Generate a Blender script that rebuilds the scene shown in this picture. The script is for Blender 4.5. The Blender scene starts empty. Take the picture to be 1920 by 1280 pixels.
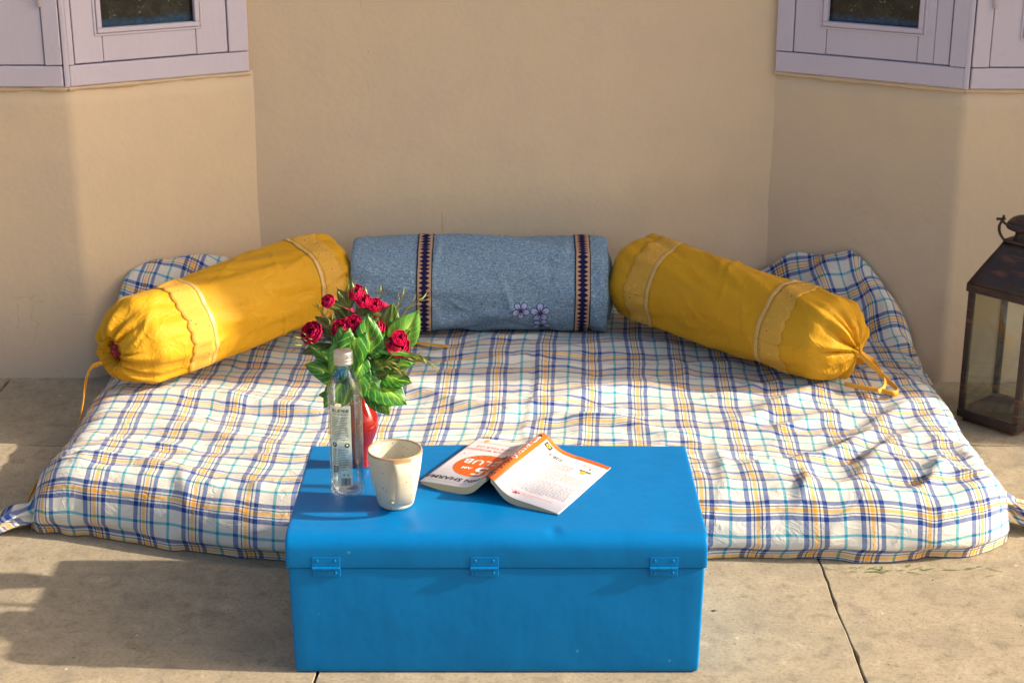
import bpy, bmesh, math, random
import numpy as np
from mathutils import Vector, Matrix, noise as mnoise

random.seed(7)
rng = np.random.default_rng(11)
scene = bpy.context.scene
COL = scene.collection
PI = math.pi

# ---------------------------------------------------------------- camera
cam_data = bpy.data.cameras.new('camera')
cam_data.lens = 59.25
cam_data.sensor_width = 36.0
cam_data.clip_start = 0.05
cam_data.clip_end = 500.0
cam_data.dof.use_dof = True
cam_data.dof.focus_distance = 3.2
cam_data.dof.aperture_fstop = 11.0
camera = bpy.data.objects.new('camera', cam_data)
camera.location = (0.0, 0.0, 1.6)
camera.rotation_euler = (math.radians(90 - 19.03), 0, 0)
COL.objects.link(camera)
scene.camera = camera

# ---------------------------------------------------------------- light
SUN_EL = math.radians(26.9)
SUN_AZ = 0.078                       # slope of the sun's azimuth in front of the wall line
to_sun = Vector((math.cos(SUN_EL) * math.cos(SUN_AZ), -math.cos(SUN_EL) * math.sin(SUN_AZ), math.sin(SUN_EL)))
world = bpy.data.worlds.new('World')
scene.world = world
world.use_nodes = True
wn, wl = world.node_tree.nodes, world.node_tree.links
sky = wn.new('ShaderNodeTexSky')
sky.sky_type = 'NISHITA'
sky.sun_disc = False
sky.sun_elevation = SUN_EL
sky.sun_rotation = math.atan2(to_sun.x, to_sun.y)
sky.air_density = 1.0
sky.dust_density = 5.0
sky.ozone_density = 0.6
wl.new(sky.outputs[0], wn['Background'].inputs[0])
wn['Background'].inputs[1].default_value = 0.115
sun_data = bpy.data.lights.new('sun', 'SUN')
sun_data.energy = 3.9
sun_data.angle = math.radians(1.0)
sun_data.color = (1.0, 0.89, 0.73)
sun = bpy.data.objects.new('sun', sun_data)
sun.rotation_euler = to_sun.to_track_quat('Z', 'Y').to_euler()
COL.objects.link(sun)

scene.view_settings.view_transform = 'Standard'
scene.view_settings.look = 'None'
scene.view_settings.gamma = 1.0
scene.view_settings.exposure = 1.0
scene.view_settings.use_curve_mapping = False
scene.cycles.use_denoising = True
scene.cycles.max_bounces = 10
scene.cycles.transparent_max_bounces = 16


# ---------------------------------------------------------------- helpers
def obj(name, me, mat=None, parent=None, smooth=True):
    o = bpy.data.objects.new(name, me)
    COL.objects.link(o)
    if mat is not None:
        for m in (mat if isinstance(mat, (list, tuple)) else [mat]):
            me.materials.append(m)
    if smooth:
        me.polygons.foreach_set('use_smooth', [True] * len(me.polygons))
    if parent is not None:
        o.parent = parent
    return o


def mesh_from(name, V, F, uv=None, mi=None):
    me = bpy.data.meshes.new(name)
    me.from_pydata([tuple(map(float, v)) for v in V], [], [tuple(int(i) for i in f) for f in F])
    me.update()
    if uv is not None:
        lay = me.uv_layers.new(name='UVMap')
        li = np.empty(len(me.loops), 'i')
        me.loops.foreach_get('vertex_index', li)
        lay.data.foreach_set('uv', np.asarray(uv, 'f')[li].ravel())
    if mi is not None:
        me.polygons.foreach_set('material_index', np.asarray(mi, 'i'))
    return me


def grid_mesh(name, P, uv=None, wrap_u=False, wrap_v=False):
    """P: (nv, nu, 3) array of points."""
    nv, nu = P.shape[:2]
    F = []
    for j in range(nv if wrap_v else nv - 1):
        j2 = (j + 1) % nv
        for i in range(nu if wrap_u else nu - 1):
            i2 = (i + 1) % nu
            F.append((j * nu + i, j * nu + i2, j2 * nu + i2, j2 * nu + i))
    return mesh_from(name, P.reshape(-1, 3), F, None if uv is None else uv.reshape(-1, 2))


def thing(name, label, cat, loc=(0, 0, 0), rotz=0.0, group=None):
    o = bpy.data.objects.new(name, None)
    o.empty_display_size = 0.05
    COL.objects.link(o)
    o.location = loc
    o.rotation_euler = (0, 0, rotz)
    return tag(o, label, cat, group)


def tag(o, label, cat, group=None):
    o['label'] = label
    o['category'] = cat
    if group:
        o['group'] = group
    return o


def bm_obj(name, bm, mat, parent=None, smooth=False, bevel=0.0, seg=2):
    me = bpy.data.meshes.new(name)
    bmesh.ops.recalc_face_normals(bm, faces=bm.faces[:])
    bm.to_mesh(me)
    bm.free()
    o = obj(name, me, mat, parent, smooth)
    if bevel:
        b = o.modifiers.new('bevel', 'BEVEL')
        b.width = bevel
        b.segments = seg
        b.limit_method = 'ANGLE'
        b.angle_limit = math.radians(40)
        me.polygons.foreach_set('use_smooth', [True] * len(me.polygons))
        b.harden_normals = True
    return o


def bm_box(bm, x0, x1, y0, y1, z0, z1, M=None):
    vs = [bm.verts.new((x, y, z)) for x in (x0, x1) for y in (y0, y1) for z in (z0, z1)]
    for f in ((0, 1, 3, 2), (4, 6, 7, 5), (0, 4, 5, 1), (2, 3, 7, 6), (0, 2, 6, 4), (1, 5, 7, 3)):
        bm.faces.new([vs[i] for i in f])
    if M is not None:
        for v in vs:
            v.co = M @ v.co
    return vs


def box_obj(name, x0, x1, y0, y1, z0, z1, mat, parent=None, bevel=0.002, seg=2):
    bm = bmesh.new()
    bm_box(bm, x0, x1, y0, y1, z0, z1)
    return bm_obj(name, bm, mat, parent, False, bevel, seg)


def lathe(name, prof, mat, parent=None, n=48, wobble=0.0):
    """prof: list of (r, z) from start to end; uv = (angle, arclength)."""
    prof = np.array(prof, float)
    th = np.linspace(0, 2 * PI, n + 1)
    arc = np.concatenate([[0], np.cumsum(np.hypot(*np.diff(prof, axis=0).T))])
    P = np.zeros((len(prof), n + 1, 3))
    R = prof[:, 0][:, None] * (1 + wobble * np.sin(2 * th + prof[:, 1][:, None] * 30)[:, :])
    P[..., 0] = R * np.cos(th)
    P[..., 1] = R * np.sin(th)
    P[..., 2] = prof[:, 1][:, None]
    uv = np.zeros((len(prof), n + 1, 2))
    uv[..., 0] = th / (2 * PI)
    uv[..., 1] = arc[:, None]
    me = grid_mesh(name, P, uv)
    o = obj(name, me, mat, parent)
    bm = bmesh.new()
    bm.from_mesh(me)
    bmesh.ops.remove_doubles(bm, verts=bm.verts[:], dist=1e-6)
    bmesh.ops.recalc_face_normals(bm, faces=bm.faces[:])
    bm.to_mesh(me)
    bm.free()
    return o


def smooth_curve(pts, n):
    """Catmull-Rom through pts."""
    p = np.array(pts, float)
    p = np.vstack([2 * p[0] - p[1], p, 2 * p[-1] - p[-2]])
    m = len(p) - 3
    out = []
    for k in range(n):
        t = k / (n - 1) * m
        i = min(int(t), m - 1)
        u = t - i
        a, b, c, d = p[i], p[i + 1], p[i + 2], p[i + 3]
        out.append(0.5 * (2 * b + (c - a) * u + (2 * a - 5 * b + 4 * c - d) * u ** 2 + (3 * b - a - 3 * c + d) * u ** 3))
    return np.array(out)


def tube_pts(path, rad, n=8, flat=1.0, twist=None):
    """Tube around path; flat squashes along the second axis. returns (len, n+1, 3)."""
    path = np.array(path, float)
    T = np.gradient(path, axis=0)
    T /= np.linalg.norm(T, axis=1)[:, None] + 1e-9
    up = np.array([0.0, 0.0, 1.0])
    if abs(T[0] @ up) > 0.9:
        up = np.array([0.0, 1.0, 0.0])
    P = np.zeros((len(path), n + 1, 3))
    rad = np.broadcast_to(np.asarray(rad, float), (len(path),))
    s = np.cross(T[0], up)
    for k in range(len(path)):
        s = s - T[k] * (s @ T[k])
        s /= np.linalg.norm(s)
        w = np.cross(s, T[k])
        a = np.linspace(0, 2 * PI, n + 1)
        tw = 0 if twist is None else twist[k]
        u = s * math.cos(tw) + w * math.sin(tw)
        v = -s * math.sin(tw) + w * math.cos(tw)
        P[k] = path[k] + rad[k] * (np.cos(a)[:, None] * u + flat * np.sin(a)[:, None] * v)
    return P


def tube_obj(name, pts, rad, mat, parent=None, n=8, res=None, flat=1.0, twist=None):
    path = smooth_curve(pts, res) if res else np.array(pts, float)
    P = tube_pts(path, rad, n, flat, twist)
    cap0, cap1 = P[:1] * 0 + path[0], P[:1] * 0 + path[-1]
    P = np.concatenate([cap0, P, cap1])
    return obj(name, grid_mesh(name, P), mat, parent)


def ribbon_obj(name, pts, width, mat, parent=None, res=40, across=(0, 0, 1), thick=0.0012, wob=0.0):
    path = smooth_curve(pts, res)
    T = np.gradient(path, axis=0)
    T /= np.linalg.norm(T, axis=1)[:, None]
    ac = np.array(across, float)
    if ac.ndim == 2:
        ac = smooth_curve(ac, res)
    else:
        ac = np.repeat(ac[None], res, 0)
    ac = ac - T * np.sum(ac * T, 1)[:, None]
    ac /= np.linalg.norm(ac, axis=1)[:, None]
    nrm = np.cross(T, ac)
    q = np.linspace(-1, 1, 5)
    P = path[:, None] + ac[:, None] * q[None, :, None] * width / 2 + nrm[:, None] * (0.0012 * (q ** 2))[None, :, None]
    if wob:
        P += nrm[:, None] * (wob * np.sin(np.linspace(0, 9, res)))[:, None, None] * q[None, :, None]
    uv = np.zeros(P.shape[:2] + (2,))
    uv[..., 0] = q[None]
    uv[..., 1] = np.linspace(0, 1, res)[:, None]
    o = obj(name, grid_mesh(name, P, uv), mat, parent)
    s = o.modifiers.new('thick', 'SOLIDIFY')
    s.thickness = thick
    s.offset = 0
    return o


def sstep(e0, e1, x):
    t = np.clip((x - e0) / (e1 - e0), 0, 1)
    return t * t * (3 - 2 * t)


def value_noise(x, y, seed):
    """smooth 2D value noise, numpy arrays in, roughly -1..1"""
    r = np.random.default_rng(seed)
    tab = r.uniform(-1, 1, (64, 64))
    xi, yi = np.floor(x).astype(int), np.floor(y).astype(int)
    fx, fy = x - xi, y - yi
    fx = fx ** 3 * (fx * (6 * fx - 15) + 10)
    fy = fy ** 3 * (fy * (6 * fy - 15) + 10)
    g = lambda i, j: tab[i % 64, j % 64]
    return (g(xi, yi) * (1 - fx) + g(xi + 1, yi) * fx) * (1 - fy) + (g(xi, yi + 1) * (1 - fx) + g(xi + 1, yi + 1) * fx) * fy


# ---------------------------------------------------------------- material helpers
class NT:
    def __init__(self, name):
        self.m = bpy.data.materials.new(name)
        self.m.use_nodes = True
        self.n = self.m.node_tree.nodes
        self.l = self.m.node_tree.links
        self.b = self.n['Principled BSDF']
        self.out = self.n['Material Output']

    def new(self, t, **k):
        nd = self.n.new('ShaderNode' + t)
        for a, v in k.items():
            setattr(nd, a, v)
        return nd

    def link(self, a, b):
        self.l.new(a, b)

    def put(self, sock, v):
        if hasattr(v, 'is_output') or hasattr(v, 'links'):
            self.l.new(v, sock)
        elif isinstance(v, (tuple, list)) and len(v) == 3 and sock.type == 'RGBA':
            sock.default_value = (*v, 1)
        else:
            sock.default_value = v

    def math(self, op, a, b=None, c=None, clamp=False):
        nd = self.new('Math', operation=op, use_clamp=clamp)
        for i, v in enumerate((a, b, c)):
            if v is not None:
                self.put(nd.inputs[i], v)
        return nd.outputs[0]

    def mix(self, f, a, b, mode='MIX'):
        nd = self.new('Mix', data_type='RGBA', blend_type=mode)
        self.put(nd.inputs['Factor'], f)
        self.put(nd.inputs[6], a)
        self.put(nd.inputs[7], b)
        return nd.outputs[2]

    def noise(self, vec, scale, detail=4, rough=0.55, dist=0.0):
        nd = self.new('TexNoise')
        if vec is not None:
            self.link(vec, nd.inputs['Vector'])
        nd.inputs['Scale'].default_value = scale
        nd.inputs['Detail'].default_value = detail
        nd.inputs['Roughness'].default_value = rough
        nd.inputs['Distortion'].default_value = dist
        return nd.outputs['Fac']

    def ramp(self, f, stops, interp='LINEAR'):
        nd = self.new('ValToRGB')
        cr = nd.color_ramp
        cr.interpolation = interp
        while len(cr.elements) < len(stops):
            cr.elements.new(0.5)
        for e, (p, c) in zip(cr.elements, stops):
            e.position = p
            e.color = (*c, 1) if len(c) == 3 else c
        self.put(nd.inputs[0], f)
        return nd.outputs[0]

    def obj_co(self):
        return self.new('TexCoord').outputs['Object']

    def uv(self):
        return self.new('TexCoord').outputs['UV']

    def xyz(self, v):
        nd = self.new('SeparateXYZ')
        self.link(v, nd.inputs[0])
        return nd.outputs

    def scale(self, v, s):
        nd = self.new('Mapping')
        self.link(v, nd.inputs[0])
        nd.inputs['Scale'].default_value = s
        return nd.outputs[0]

    def bump(self, hgt, strength=0.3, dist=0.002, prev=None):
        nd = self.new('Bump')
        nd.inputs['Strength'].default_value = strength
        nd.inputs['Distance'].default_value = dist
        self.link(hgt, nd.inputs['Height'])
        if prev is not None:
            self.link(prev, nd.inputs['Normal'])
        self.link(nd.outputs[0], self.b.inputs['Normal'])
        return nd.outputs[0]

    def set(self, **k):
        for a, v in k.items():
            self.put(self.b.inputs[a.replace('_', ' ')], v)
        return self.m


def simple(name, col, rough=0.6, metal=0.0, var=0.0, nscale=40, bump=0.0, **k):
    t = NT(name)
    co = t.obj_co()
    c = col
    if var:
        f = t.noise(co, nscale, 5)
        c = t.mix(f, tuple(x * (1 - var) for x in col), tuple(min(1, x * (1 + var)) for x in col))
    t.set(Base_Color=c, Roughness=rough, Metallic=metal, **k)
    if bump:
        t.bump(t.noise(co, nscale * 3, 4), 0.5, bump)
    return t.m


# ---- plaster wall
def mat_wall():
    t = NT('ochre_plaster')
    co = t.obj_co()
    big = t.noise(co, 1.3, 3, 0.5)
    mid = t.noise(co, 6, 5, 0.6)
    fine = t.noise(co, 60, 4, 0.6)
    c = t.mix(big, (0.67, 0.51, 0.335), (0.735, 0.565, 0.375))
    c = t.mix(t.math('MULTIPLY', t.math('SUBTRACT', mid, 0.45), 2.2, clamp=True), c, (0.64, 0.485, 0.35))
    # darker, pinker tone towards the floor, uneven along its upper edge
    z = t.xyz(co)[2]
    edge = t.math('ADD', t.math('MULTIPLY', t.math('SUBTRACT', mid, 0.5), 0.5), 0.28)
    g = t.math('MULTIPLY', t.math('SUBTRACT', 1.0, t.math('DIVIDE', z, edge), clamp=True), 0.55, clamp=True)
    c = t.mix(g, c, (0.56, 0.43, 0.335))
    # small pits and scuffs
    vor = t.new('TexVoronoi', feature='F1')
    t.link(co, vor.inputs['Vector'])
    vor.inputs['Scale'].default_value = 9.0
    sp = t.math('LESS_THAN', vor.outputs['Distance'], 0.022)
    c = t.mix(t.math('MULTIPLY', sp, 0.4), c, (0.25, 0.17, 0.10))
    # hairline cracks that come and go
    vc = t.new('TexVoronoi', feature='DISTANCE_TO_EDGE')
    wob = t.new('Mix', data_type='RGBA', blend_type='ADD')
    nz = t.new('TexNoise')
    t.link(co, nz.inputs['Vector'])
    nz.inputs['Scale'].default_value = 5.0
    nz.inputs['Detail'].default_value = 6
    wob.inputs['Factor'].default_value = 0.25
    t.link(co, wob.inputs[6])
    t.link(nz.outputs['Color'], wob.inputs[7])
    t.link(wob.outputs[2], vc.inputs['Vector'])
    vc.inputs['Scale'].default_value = 1.9
    crk = t.math('MULTIPLY', t.math('LESS_THAN', vc.outputs['Distance'], 0.0032), t.math('GREATER_THAN', t.noise(co, 1.9, 2), 0.63))
    c = t.mix(t.math('MULTIPLY', crk, 0.16), c, (0.27, 0.19, 0.12))
    st = t.noise(t.scale(co, (14, 14, 1.6)), 1.0, 4, 0.6)
    sm_ = t.math('MULTIPLY', t.math('GREATER_THAN', st, 0.70), 0.25)
    c = t.mix(sm_, c, (0.36, 0.27, 0.18))
    t.set(Base_Color=c, Roughness=0.85)
    t.b.inputs['Specular IOR Level'].default_value = 0.25
    h = t.math('ADD', t.math('MULTIPLY', mid, 1.0), t.math('MULTIPLY', fine, 0.25))
    h = t.math('SUBTRACT', h, t.math('MULTIPLY', sp, 0.5))
    t.bump(h, 0.55, 0.006)
    return t.m


def mat_concrete():
    t = NT('concrete_paving')
    co = t.new('NewGeometry').outputs['Position']
    a = t.noise(co, 1.7, 4, 0.6)
    b = t.noise(co, 7, 6, 0.65, 0.3)
    f = t.noise(co, 130, 6, 0.75)
    e = t.noise(co, 24, 6, 0.7, 0.5)
    c = t.mix(a, (0.335, 0.272, 0.182), (0.45, 0.368, 0.25))
    c = t.mix(t.math('MULTIPLY', t.math('SUBTRACT', e, 0.51), 4.5, clamp=True), c, (0.215, 0.175, 0.12))
    c = t.mix(t.math('MULTIPLY', t.math('SUBTRACT', 0.44, e), 4.0, clamp=True), c, (0.54, 0.45, 0.32))
    c = t.mix(t.math('MULTIPLY', t.math('SUBTRACT', b, 0.48), 3.2, clamp=True), c, (0.27, 0.225, 0.16))
    c = t.mix(t.math('MULTIPLY', t.math('SUBTRACT', 0.44, b), 3.0, clamp=True), c, (0.49, 0.40, 0.27))
    c = t.mix(t.math('MULTIPLY', t.math('SUBTRACT', f, 0.5), 4.0, clamp=True), c, (0.17, 0.135, 0.09))
    # streaks of trowelling
    s = t.noise(t.scale(co, (3, 22, 3)), 1.0, 5, 0.7, 0.4)
    c = t.mix(t.math('MULTIPLY', t.math('SUBTRACT', s, 0.55), 1.3, clamp=True), c, (0.30, 0.24, 0.17))
    # pale and dark flecks
    for sc_, thr, cc, am in ((14, 0.05, (0.62, 0.57, 0.48), 0.7), (19, 0.045, (0.10, 0.08, 0.06), 0.8), (5.0, 0.035, (0.60, 0.54, 0.46), 0.5)):
        v = t.new('TexVoronoi', feature='F1')
        nd = t.new('Mapping')
        t.link(co, nd.inputs[0])
        nd.inputs['Location'].default_value = (sc_, sc_ * 0.3, 0.5)
        nd.inputs['Scale'].default_value = (1, 1, 0.001)
        t.link(nd.outputs[0], v.inputs['Vector'])
        v.inputs['Scale'].default_value = sc_
        dd = t.math('ADD', v.outputs['Distance'], t.math('MULTIPLY', t.math('SUBTRACT', f, 0.5), 0.06))
        c = t.mix(t.math('MULTIPLY', t.math('LESS_THAN', dd, thr), am), c, cc)
    t.set(Base_Color=c, Roughness=t.math('ADD', 0.55, t.math('MULTIPLY', b, 0.4)))
    t.b.inputs['Specular IOR Level'].default_value = 0.3
    t.bump(t.math('ADD', t.math('MULTIPLY', b, 0.8), t.math('ADD', t.math('MULTIPLY', e, 0.6), t.math('MULTIPLY', f, 0.6))), 0.5, 0.003)
    return t.m


def mat_wood_paint():
    t = NT('lilac_paint')
    co = t.obj_co()
    a = t.noise(co, 5, 4)
    b = t.noise(co, 38, 5, 0.65)
    c = t.mix(a, (0.55, 0.485, 0.56), (0.62, 0.55, 0.625))
    c = t.mix(t.math('MULTIPLY', t.math('SUBTRACT', b, 0.58), 1.5, clamp=True), c, (0.42, 0.34, 0.38))
    t.set(Base_Color=c, Roughness=0.5)
    gr = t.noise(t.scale(co, (6, 6, 1.5)), 14, 4)
    t.bump(t.math('ADD', gr, t.math('MULTIPLY', b, 0.6)), 0.3, 0.002)
    return t.m


def mat_plaid(name='plaid_cotton'):
    t = NT(name)
    uv = t.uv()
    n1 = t.new('TexNoise')
    t.link(uv, n1.inputs['Vector'])
    n1.inputs['Scale'].default_value = 2.2
    n1.inputs['Detail'].default_value = 2
    su = t.xyz(uv)
    sn = t.xyz(n1.outputs['Color'])
    U = t.math('ADD', su[0], t.math('MULTIPLY', t.math('SUBTRACT', sn[0], 0.5), 0.045))
    V = t.math('ADD', su[1], t.math('MULTIPLY', t.math('SUBTRACT', sn[1], 0.5), 0.035))
    W = (0.67, 0.63, 0.55)
    B = (0.0, 0.062, 0.275)
    O = (0.84, 0.41, 0.035)
    T = (0.0, 0.33, 0.43)
    N = (0.005, 0.042, 0.18)
    warp = [(0.004, B), (0.086, W), (0.135, N), (0.159, W), (0.184, O), (0.250, W), (0.275, N), (0.301, W), (0.350, B), (0.432, W), (0.688, T), (0.744, W)]
    weft = [(0.0, B), (0.086, W), (0.118, N), (0.142, W), (0.168, O), (0.240, W), (0.266, N), (0.290, W), (0.330, B), (0.416, W), (0.682, T), (0.738, W)]
    P = 0.112
    ru = t.ramp(t.math('FRACT', t.math('ADD', t.math('DIVIDE', U, P), 40.0)), warp, 'CONSTANT')
    rv = t.ramp(t.math('FRACT', t.math('ADD', t.math('DIVIDE', V, P), 40.0)), weft, 'CONSTANT')
    # twill: warp or weft thread on top along fine diagonals
    tw = t.math('FRACT', t.math('DIVIDE', t.math('ADD', U, V), 0.0030))
    f = t.math('ADD', 0.28, t.math('MULTIPLY', t.math('GREATER_THAN', tw, 0.5), 0.44))
    c = t.mix(f, ru, rv)
    both = t.mix(1.0, ru, rv, 'MULTIPLY')
    both = t.mix(1.0, both, tuple(0.98 / w for w in W), 'MULTIPLY')
    c = t.mix(0.48, c, both)
    # both threads carry white -> keep paper white; slight slub
    sl = t.noise(t.scale(uv, (300, 40, 1)), 1.0, 3)
    c = t.mix(t.math('MULTIPLY', t.math('SUBTRACT', sl, 0.5), 0.35, clamp=True), c, (0.5, 0.46, 0.40))
    t.set(Base_Color=c, Roughness=0.85)
    t.b.inputs['Specular IOR Level'].default_value = 0.15
    t.b.inputs['Sheen Weight'].default_value = 0.15
    cw = t.noise(t.scale(uv, (11, 17, 1)), 1.0, 5, 0.6, 0.9)
    cr = t.math('POWER', t.math('SUBTRACT', 1.0, t.math('ABSOLUTE', t.math('MULTIPLY', t.math('SUBTRACT', cw, 0.5), 4.0)), clamp=True), 4.0)
    b1 = t.bump(t.math('ADD', t.math('MULTIPLY', cw, 1.5), t.math('MULTIPLY', cr, 0.35)), 0.45, 0.006)
    t.bump(t.math('ADD', t.math('MULTIPLY', tw, 0.3), sl), 0.25, 0.0008, b1)
    return t.m


def mat_yellow():
    t = NT('mustard_satin_cotton')
    co = t.obj_co()
    a = t.noise(co, 7, 3)
    c = t.mix(a, (0.57, 0.282, 0.010), (0.66, 0.342, 0.016))
    w = t.noise(t.scale(t.uv(), (900, 900, 1)), 1.0, 2)
    t.set(Base_Color=c, Roughness=0.55)
    t.b.inputs['Specular IOR Level'].default_value = 0.18
    t.b.inputs['Sheen Weight'].default_value = 0.04
    t.b.inputs['Sheen Roughness'].default_value = 0.4
    t.b.inputs['Sheen Tint'].default_value = (1.0, 0.85, 0.4, 1)
    s = t.noise(co, 20, 6, 0.6, 1.0)
    cr = t.math('POWER', t.math('SUBTRACT', 1.0, t.math('ABSOLUTE', t.math('MULTIPLY', t.math('SUBTRACT', t.noise(co, 11, 4, 0.55, 1.2), 0.5), 5.0)), clamp=True), 5.0)
    t.bump(t.math('ADD', t.math('ADD', s, t.math('MULTIPLY', cr, 0.5)), t.math('MULTIPLY', w, 0.08)), 0.45, 0.0055)
    return t.m


def mat_lace():
    t = NT('mustard_eyelet_lace')
    uv = t.uv()
    v = t.new('TexVoronoi', feature='F1')
    t.link(uv, v.inputs['Vector'])
    v.inputs['Scale'].default_value = 48.0
    hole = t.math('LESS_THAN', v.outputs['Distance'], 0.13)
    ring = t.math('LESS_THAN', v.outputs['Distance'], 0.30)
    s = t.noise(t.scale(uv, (1, 1, 1)), 190, 4, 0.7)
    c = t.mix(s, (0.54, 0.27, 0.03), (0.72, 0.42, 0.075))
    c = t.mix(t.math('MULTIPLY', ring, 0.35), c, (0.78, 0.47, 0.12))
    c = t.mix(t.math('MULTIPLY', hole, 0.8), c, (0.30, 0.125, 0.005))
    t.set(Base_Color=c, Roughness=0.7)
    t.b.inputs['Specular IOR Level'].default_value = 0.2
    h = t.math('ADD', s, t.math('MULTIPLY', t.math('SUBTRACT', ring, t.math('MULTIPLY', hole, 2.0)), 0.6))
    t.bump(h, 0.7, 0.0025)
    return t.m


def mat_denim():
    t = NT('slub_blue_weave')
    uv = t.uv()
    a = t.noise(t.scale(uv, (170, 330, 1)), 1.0, 3, 0.7)
    b = t.noise(t.scale(uv, (60, 300, 1)), 1.0, 3, 0.7)
    d = t.noise(t.scale(uv, (330, 90, 1)), 1.0, 3, 0.7)
    e = t.noise(uv, 9, 3)
    f = t.math('ADD', t.math('MULTIPLY', a, 0.5), t.math('ADD', t.math('MULTIPLY', b, 0.3), t.math('MULTIPLY', d, 0.2)))
    c = t.ramp(f, [(0.37, (0.035, 0.075, 0.14)), (0.49, (0.155, 0.245, 0.345)), (0.61, (0.42, 0.54, 0.64))])
    c = t.mix(t.math('MULTIPLY', e, 0.30), c, (0.25, 0.34, 0.43))
    t.set(Base_Color=c, Roughness=0.9)
    t.b.inputs['Specular IOR Level'].default_value = 0.1
    h = t.math('ADD', f, t.math('MULTIPLY', t.noise(uv, 22, 4, 0.6, 0.5), 1.2))
    t.bump(h, 0.4, 0.003)
    return t.m


def mat_band():
    t = NT('woven_zigzag_border')
    x, y, _ = t.xyz(t.uv())
    tri = t.math('ABSOLUTE', t.math('SUBTRACT', t.math('FRACT', t.math('MULTIPLY', y, 78.0)), 0.5))   # 0..0.5
    ax = t.math('ABSOLUTE', t.math('SUBTRACT', x, 0.5))
    lim = t.math('ADD', 0.10, t.math('MULTIPLY', tri, 0.52))
    dark = t.math('LESS_THAN', ax, lim)
    edge = t.math('GREATER_THAN', ax, 0.43)
    w = t.noise(t.scale(t.uv(), (40, 500, 1)), 1.0, 2)
    tan = t.mix(w, (0.40, 0.24, 0.15), (0.56, 0.35, 0.22))
    c = t.mix(dark, tan, (0.012, 0.010, 0.055))
    c = t.mix(edge, c, (0.035, 0.02, 0.02))
    t.set(Base_Color=c, Roughness=0.85)
    t.b.inputs['Specular IOR Level'].default_value = 0.15
    t.bump(t.math('ADD', w, t.math('MULTIPLY', dark, 0.4)), 0.4, 0.001)
    return t.m


def mat_blue_paint():
    t = NT('blue_enamel_paint')
    co = t.obj_co()
    a = t.noise(co, 4.5, 4, 0.6)
    b = t.noise(co, 26, 5, 0.65, 0.4)
    f = t.noise(co, 240, 3, 0.6)
    c = t.mix(a, (0.0, 0.142, 0.39), (0.0, 0.180, 0.465))
    c = t.mix(t.math('MULTIPLY', t.math('SUBTRACT', b, 0.60), 1.2, clamp=True), c, (0.0, 0.12, 0.33))
    # small chips of old pale paint
    v = t.new('TexVoronoi', feature='F1')
    t.link(co, v.inputs['Vector'])
    v.inputs['Scale'].default_value = 11.0
    ch = t.math('LESS_THAN', t.math('ADD', v.outputs['Distance'], t.math('MULTIPLY', t.math('SUBTRACT', b, 0.5), 0.20)), 0.020)
    c = t.mix(t.math('MULTIPLY', ch, 0.6), c, (0.10, 0.36, 0.58))
    rb = t.noise(t.scale(co, (30, 30, 4)), 1.0, 4)
    t.set(Base_Color=c, Roughness=t.math('ADD', 0.33, t.math('MULTIPLY', b, 0.2)))
    t.b.inputs['Specular IOR Level'].default_value = 0.16
    h = t.math('ADD', t.math('MULTIPLY', a, 3.0), t.math('ADD', t.math('MULTIPLY', rb, 0.35), t.math('MULTIPLY', f, 0.06)))
    h = t.math('SUBTRACT', h, t.math('MULTIPLY', ch, 0.5))
    t.bump(h, 0.30, 0.004)
    return t.m


def mat_thin_glass(name, tint, edge_tint, refl=1.0, dirt=0.0, rough=0.02):
    t = NT(name)
    lw = t.new('LayerWeight')
    lw.inputs['Blend'].default_value = 0.35
    tr = t.new('BsdfTransparent')
    t.put(tr.inputs[0], t.mix(t.math('POWER', lw.outputs['Facing'], 3.5), tint, edge_tint))
    gl = t.new('BsdfGlossy')
    gl.inputs['Roughness'].default_value = rough
    fr = t.new('Fresnel')
    fr.inputs['IOR'].default_value = 1.5
    mx = t.new('MixShader')
    t.put(mx.inputs[0], t.math('MULTIPLY', fr.outputs[0], refl, clamp=True))
    t.link(tr.outputs[0], mx.inputs[1])
    t.link(gl.outputs[0], mx.inputs[2])
    last = mx.outputs[0]
    if dirt:
        df = t.new('BsdfDiffuse')
        df.inputs[0].default_value = (0.5, 0.46, 0.38, 1)
        m2 = t.new('MixShader')
        n = t.noise(t.obj_co(), 14, 5, 0.6, 0.8)
        t.put(m2.inputs[0], t.math('MULTIPLY', n, dirt))
        t.link(last, m2.inputs[1])
        t.link(df.outputs[0], m2.inputs[2])
        last = m2.outputs[0]
    t.link(last, t.out.inputs['Surface'])
    t.n.remove(t.b)
    return t.m


def mat_ceramic():
    t = NT('speckled_stoneware_glaze')
    co = t.obj_co()
    a = t.noise(co, 16, 4)
    c = t.mix(a, (0.58, 0.53, 0.40), (0.66, 0.61, 0.47))
    v = t.new('TexVoronoi', feature='F1')
    t.link(co, v.inputs['Vector'])
    v.inputs['Scale'].default_value = 150.0
    sz = t.xyz(v.outputs['Color'])[0]
    spot = t.math('LESS_THAN', v.outputs['Distance'], t.math('MULTIPLY', t.math('GREATER_THAN', sz, 0.70), 0.21))
    c = t.mix(t.math('MULTIPLY', spot, 0.75), c, (0.16, 0.09, 0.04))
    z = t.xyz(co)[2]
    rim = t.math('GREATER_THAN', t.math('ADD', z, t.math('MULTIPLY', t.math('SUBTRACT', a, 0.5), 0.006)), 0.1085)
    c = t.mix(t.math('MULTIPLY', rim, 0.85), c, (0.42, 0.22, 0.08))
    rings = t.noise(t.scale(co, (6, 6, 160)), 1.0, 3)
    t.set(Base_Color=c, Roughness=0.34)
    t.bump(t.math('ADD', rings, t.math('MULTIPLY', a, 0.6)), 0.25, 0.0016)
    return t.m


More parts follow.
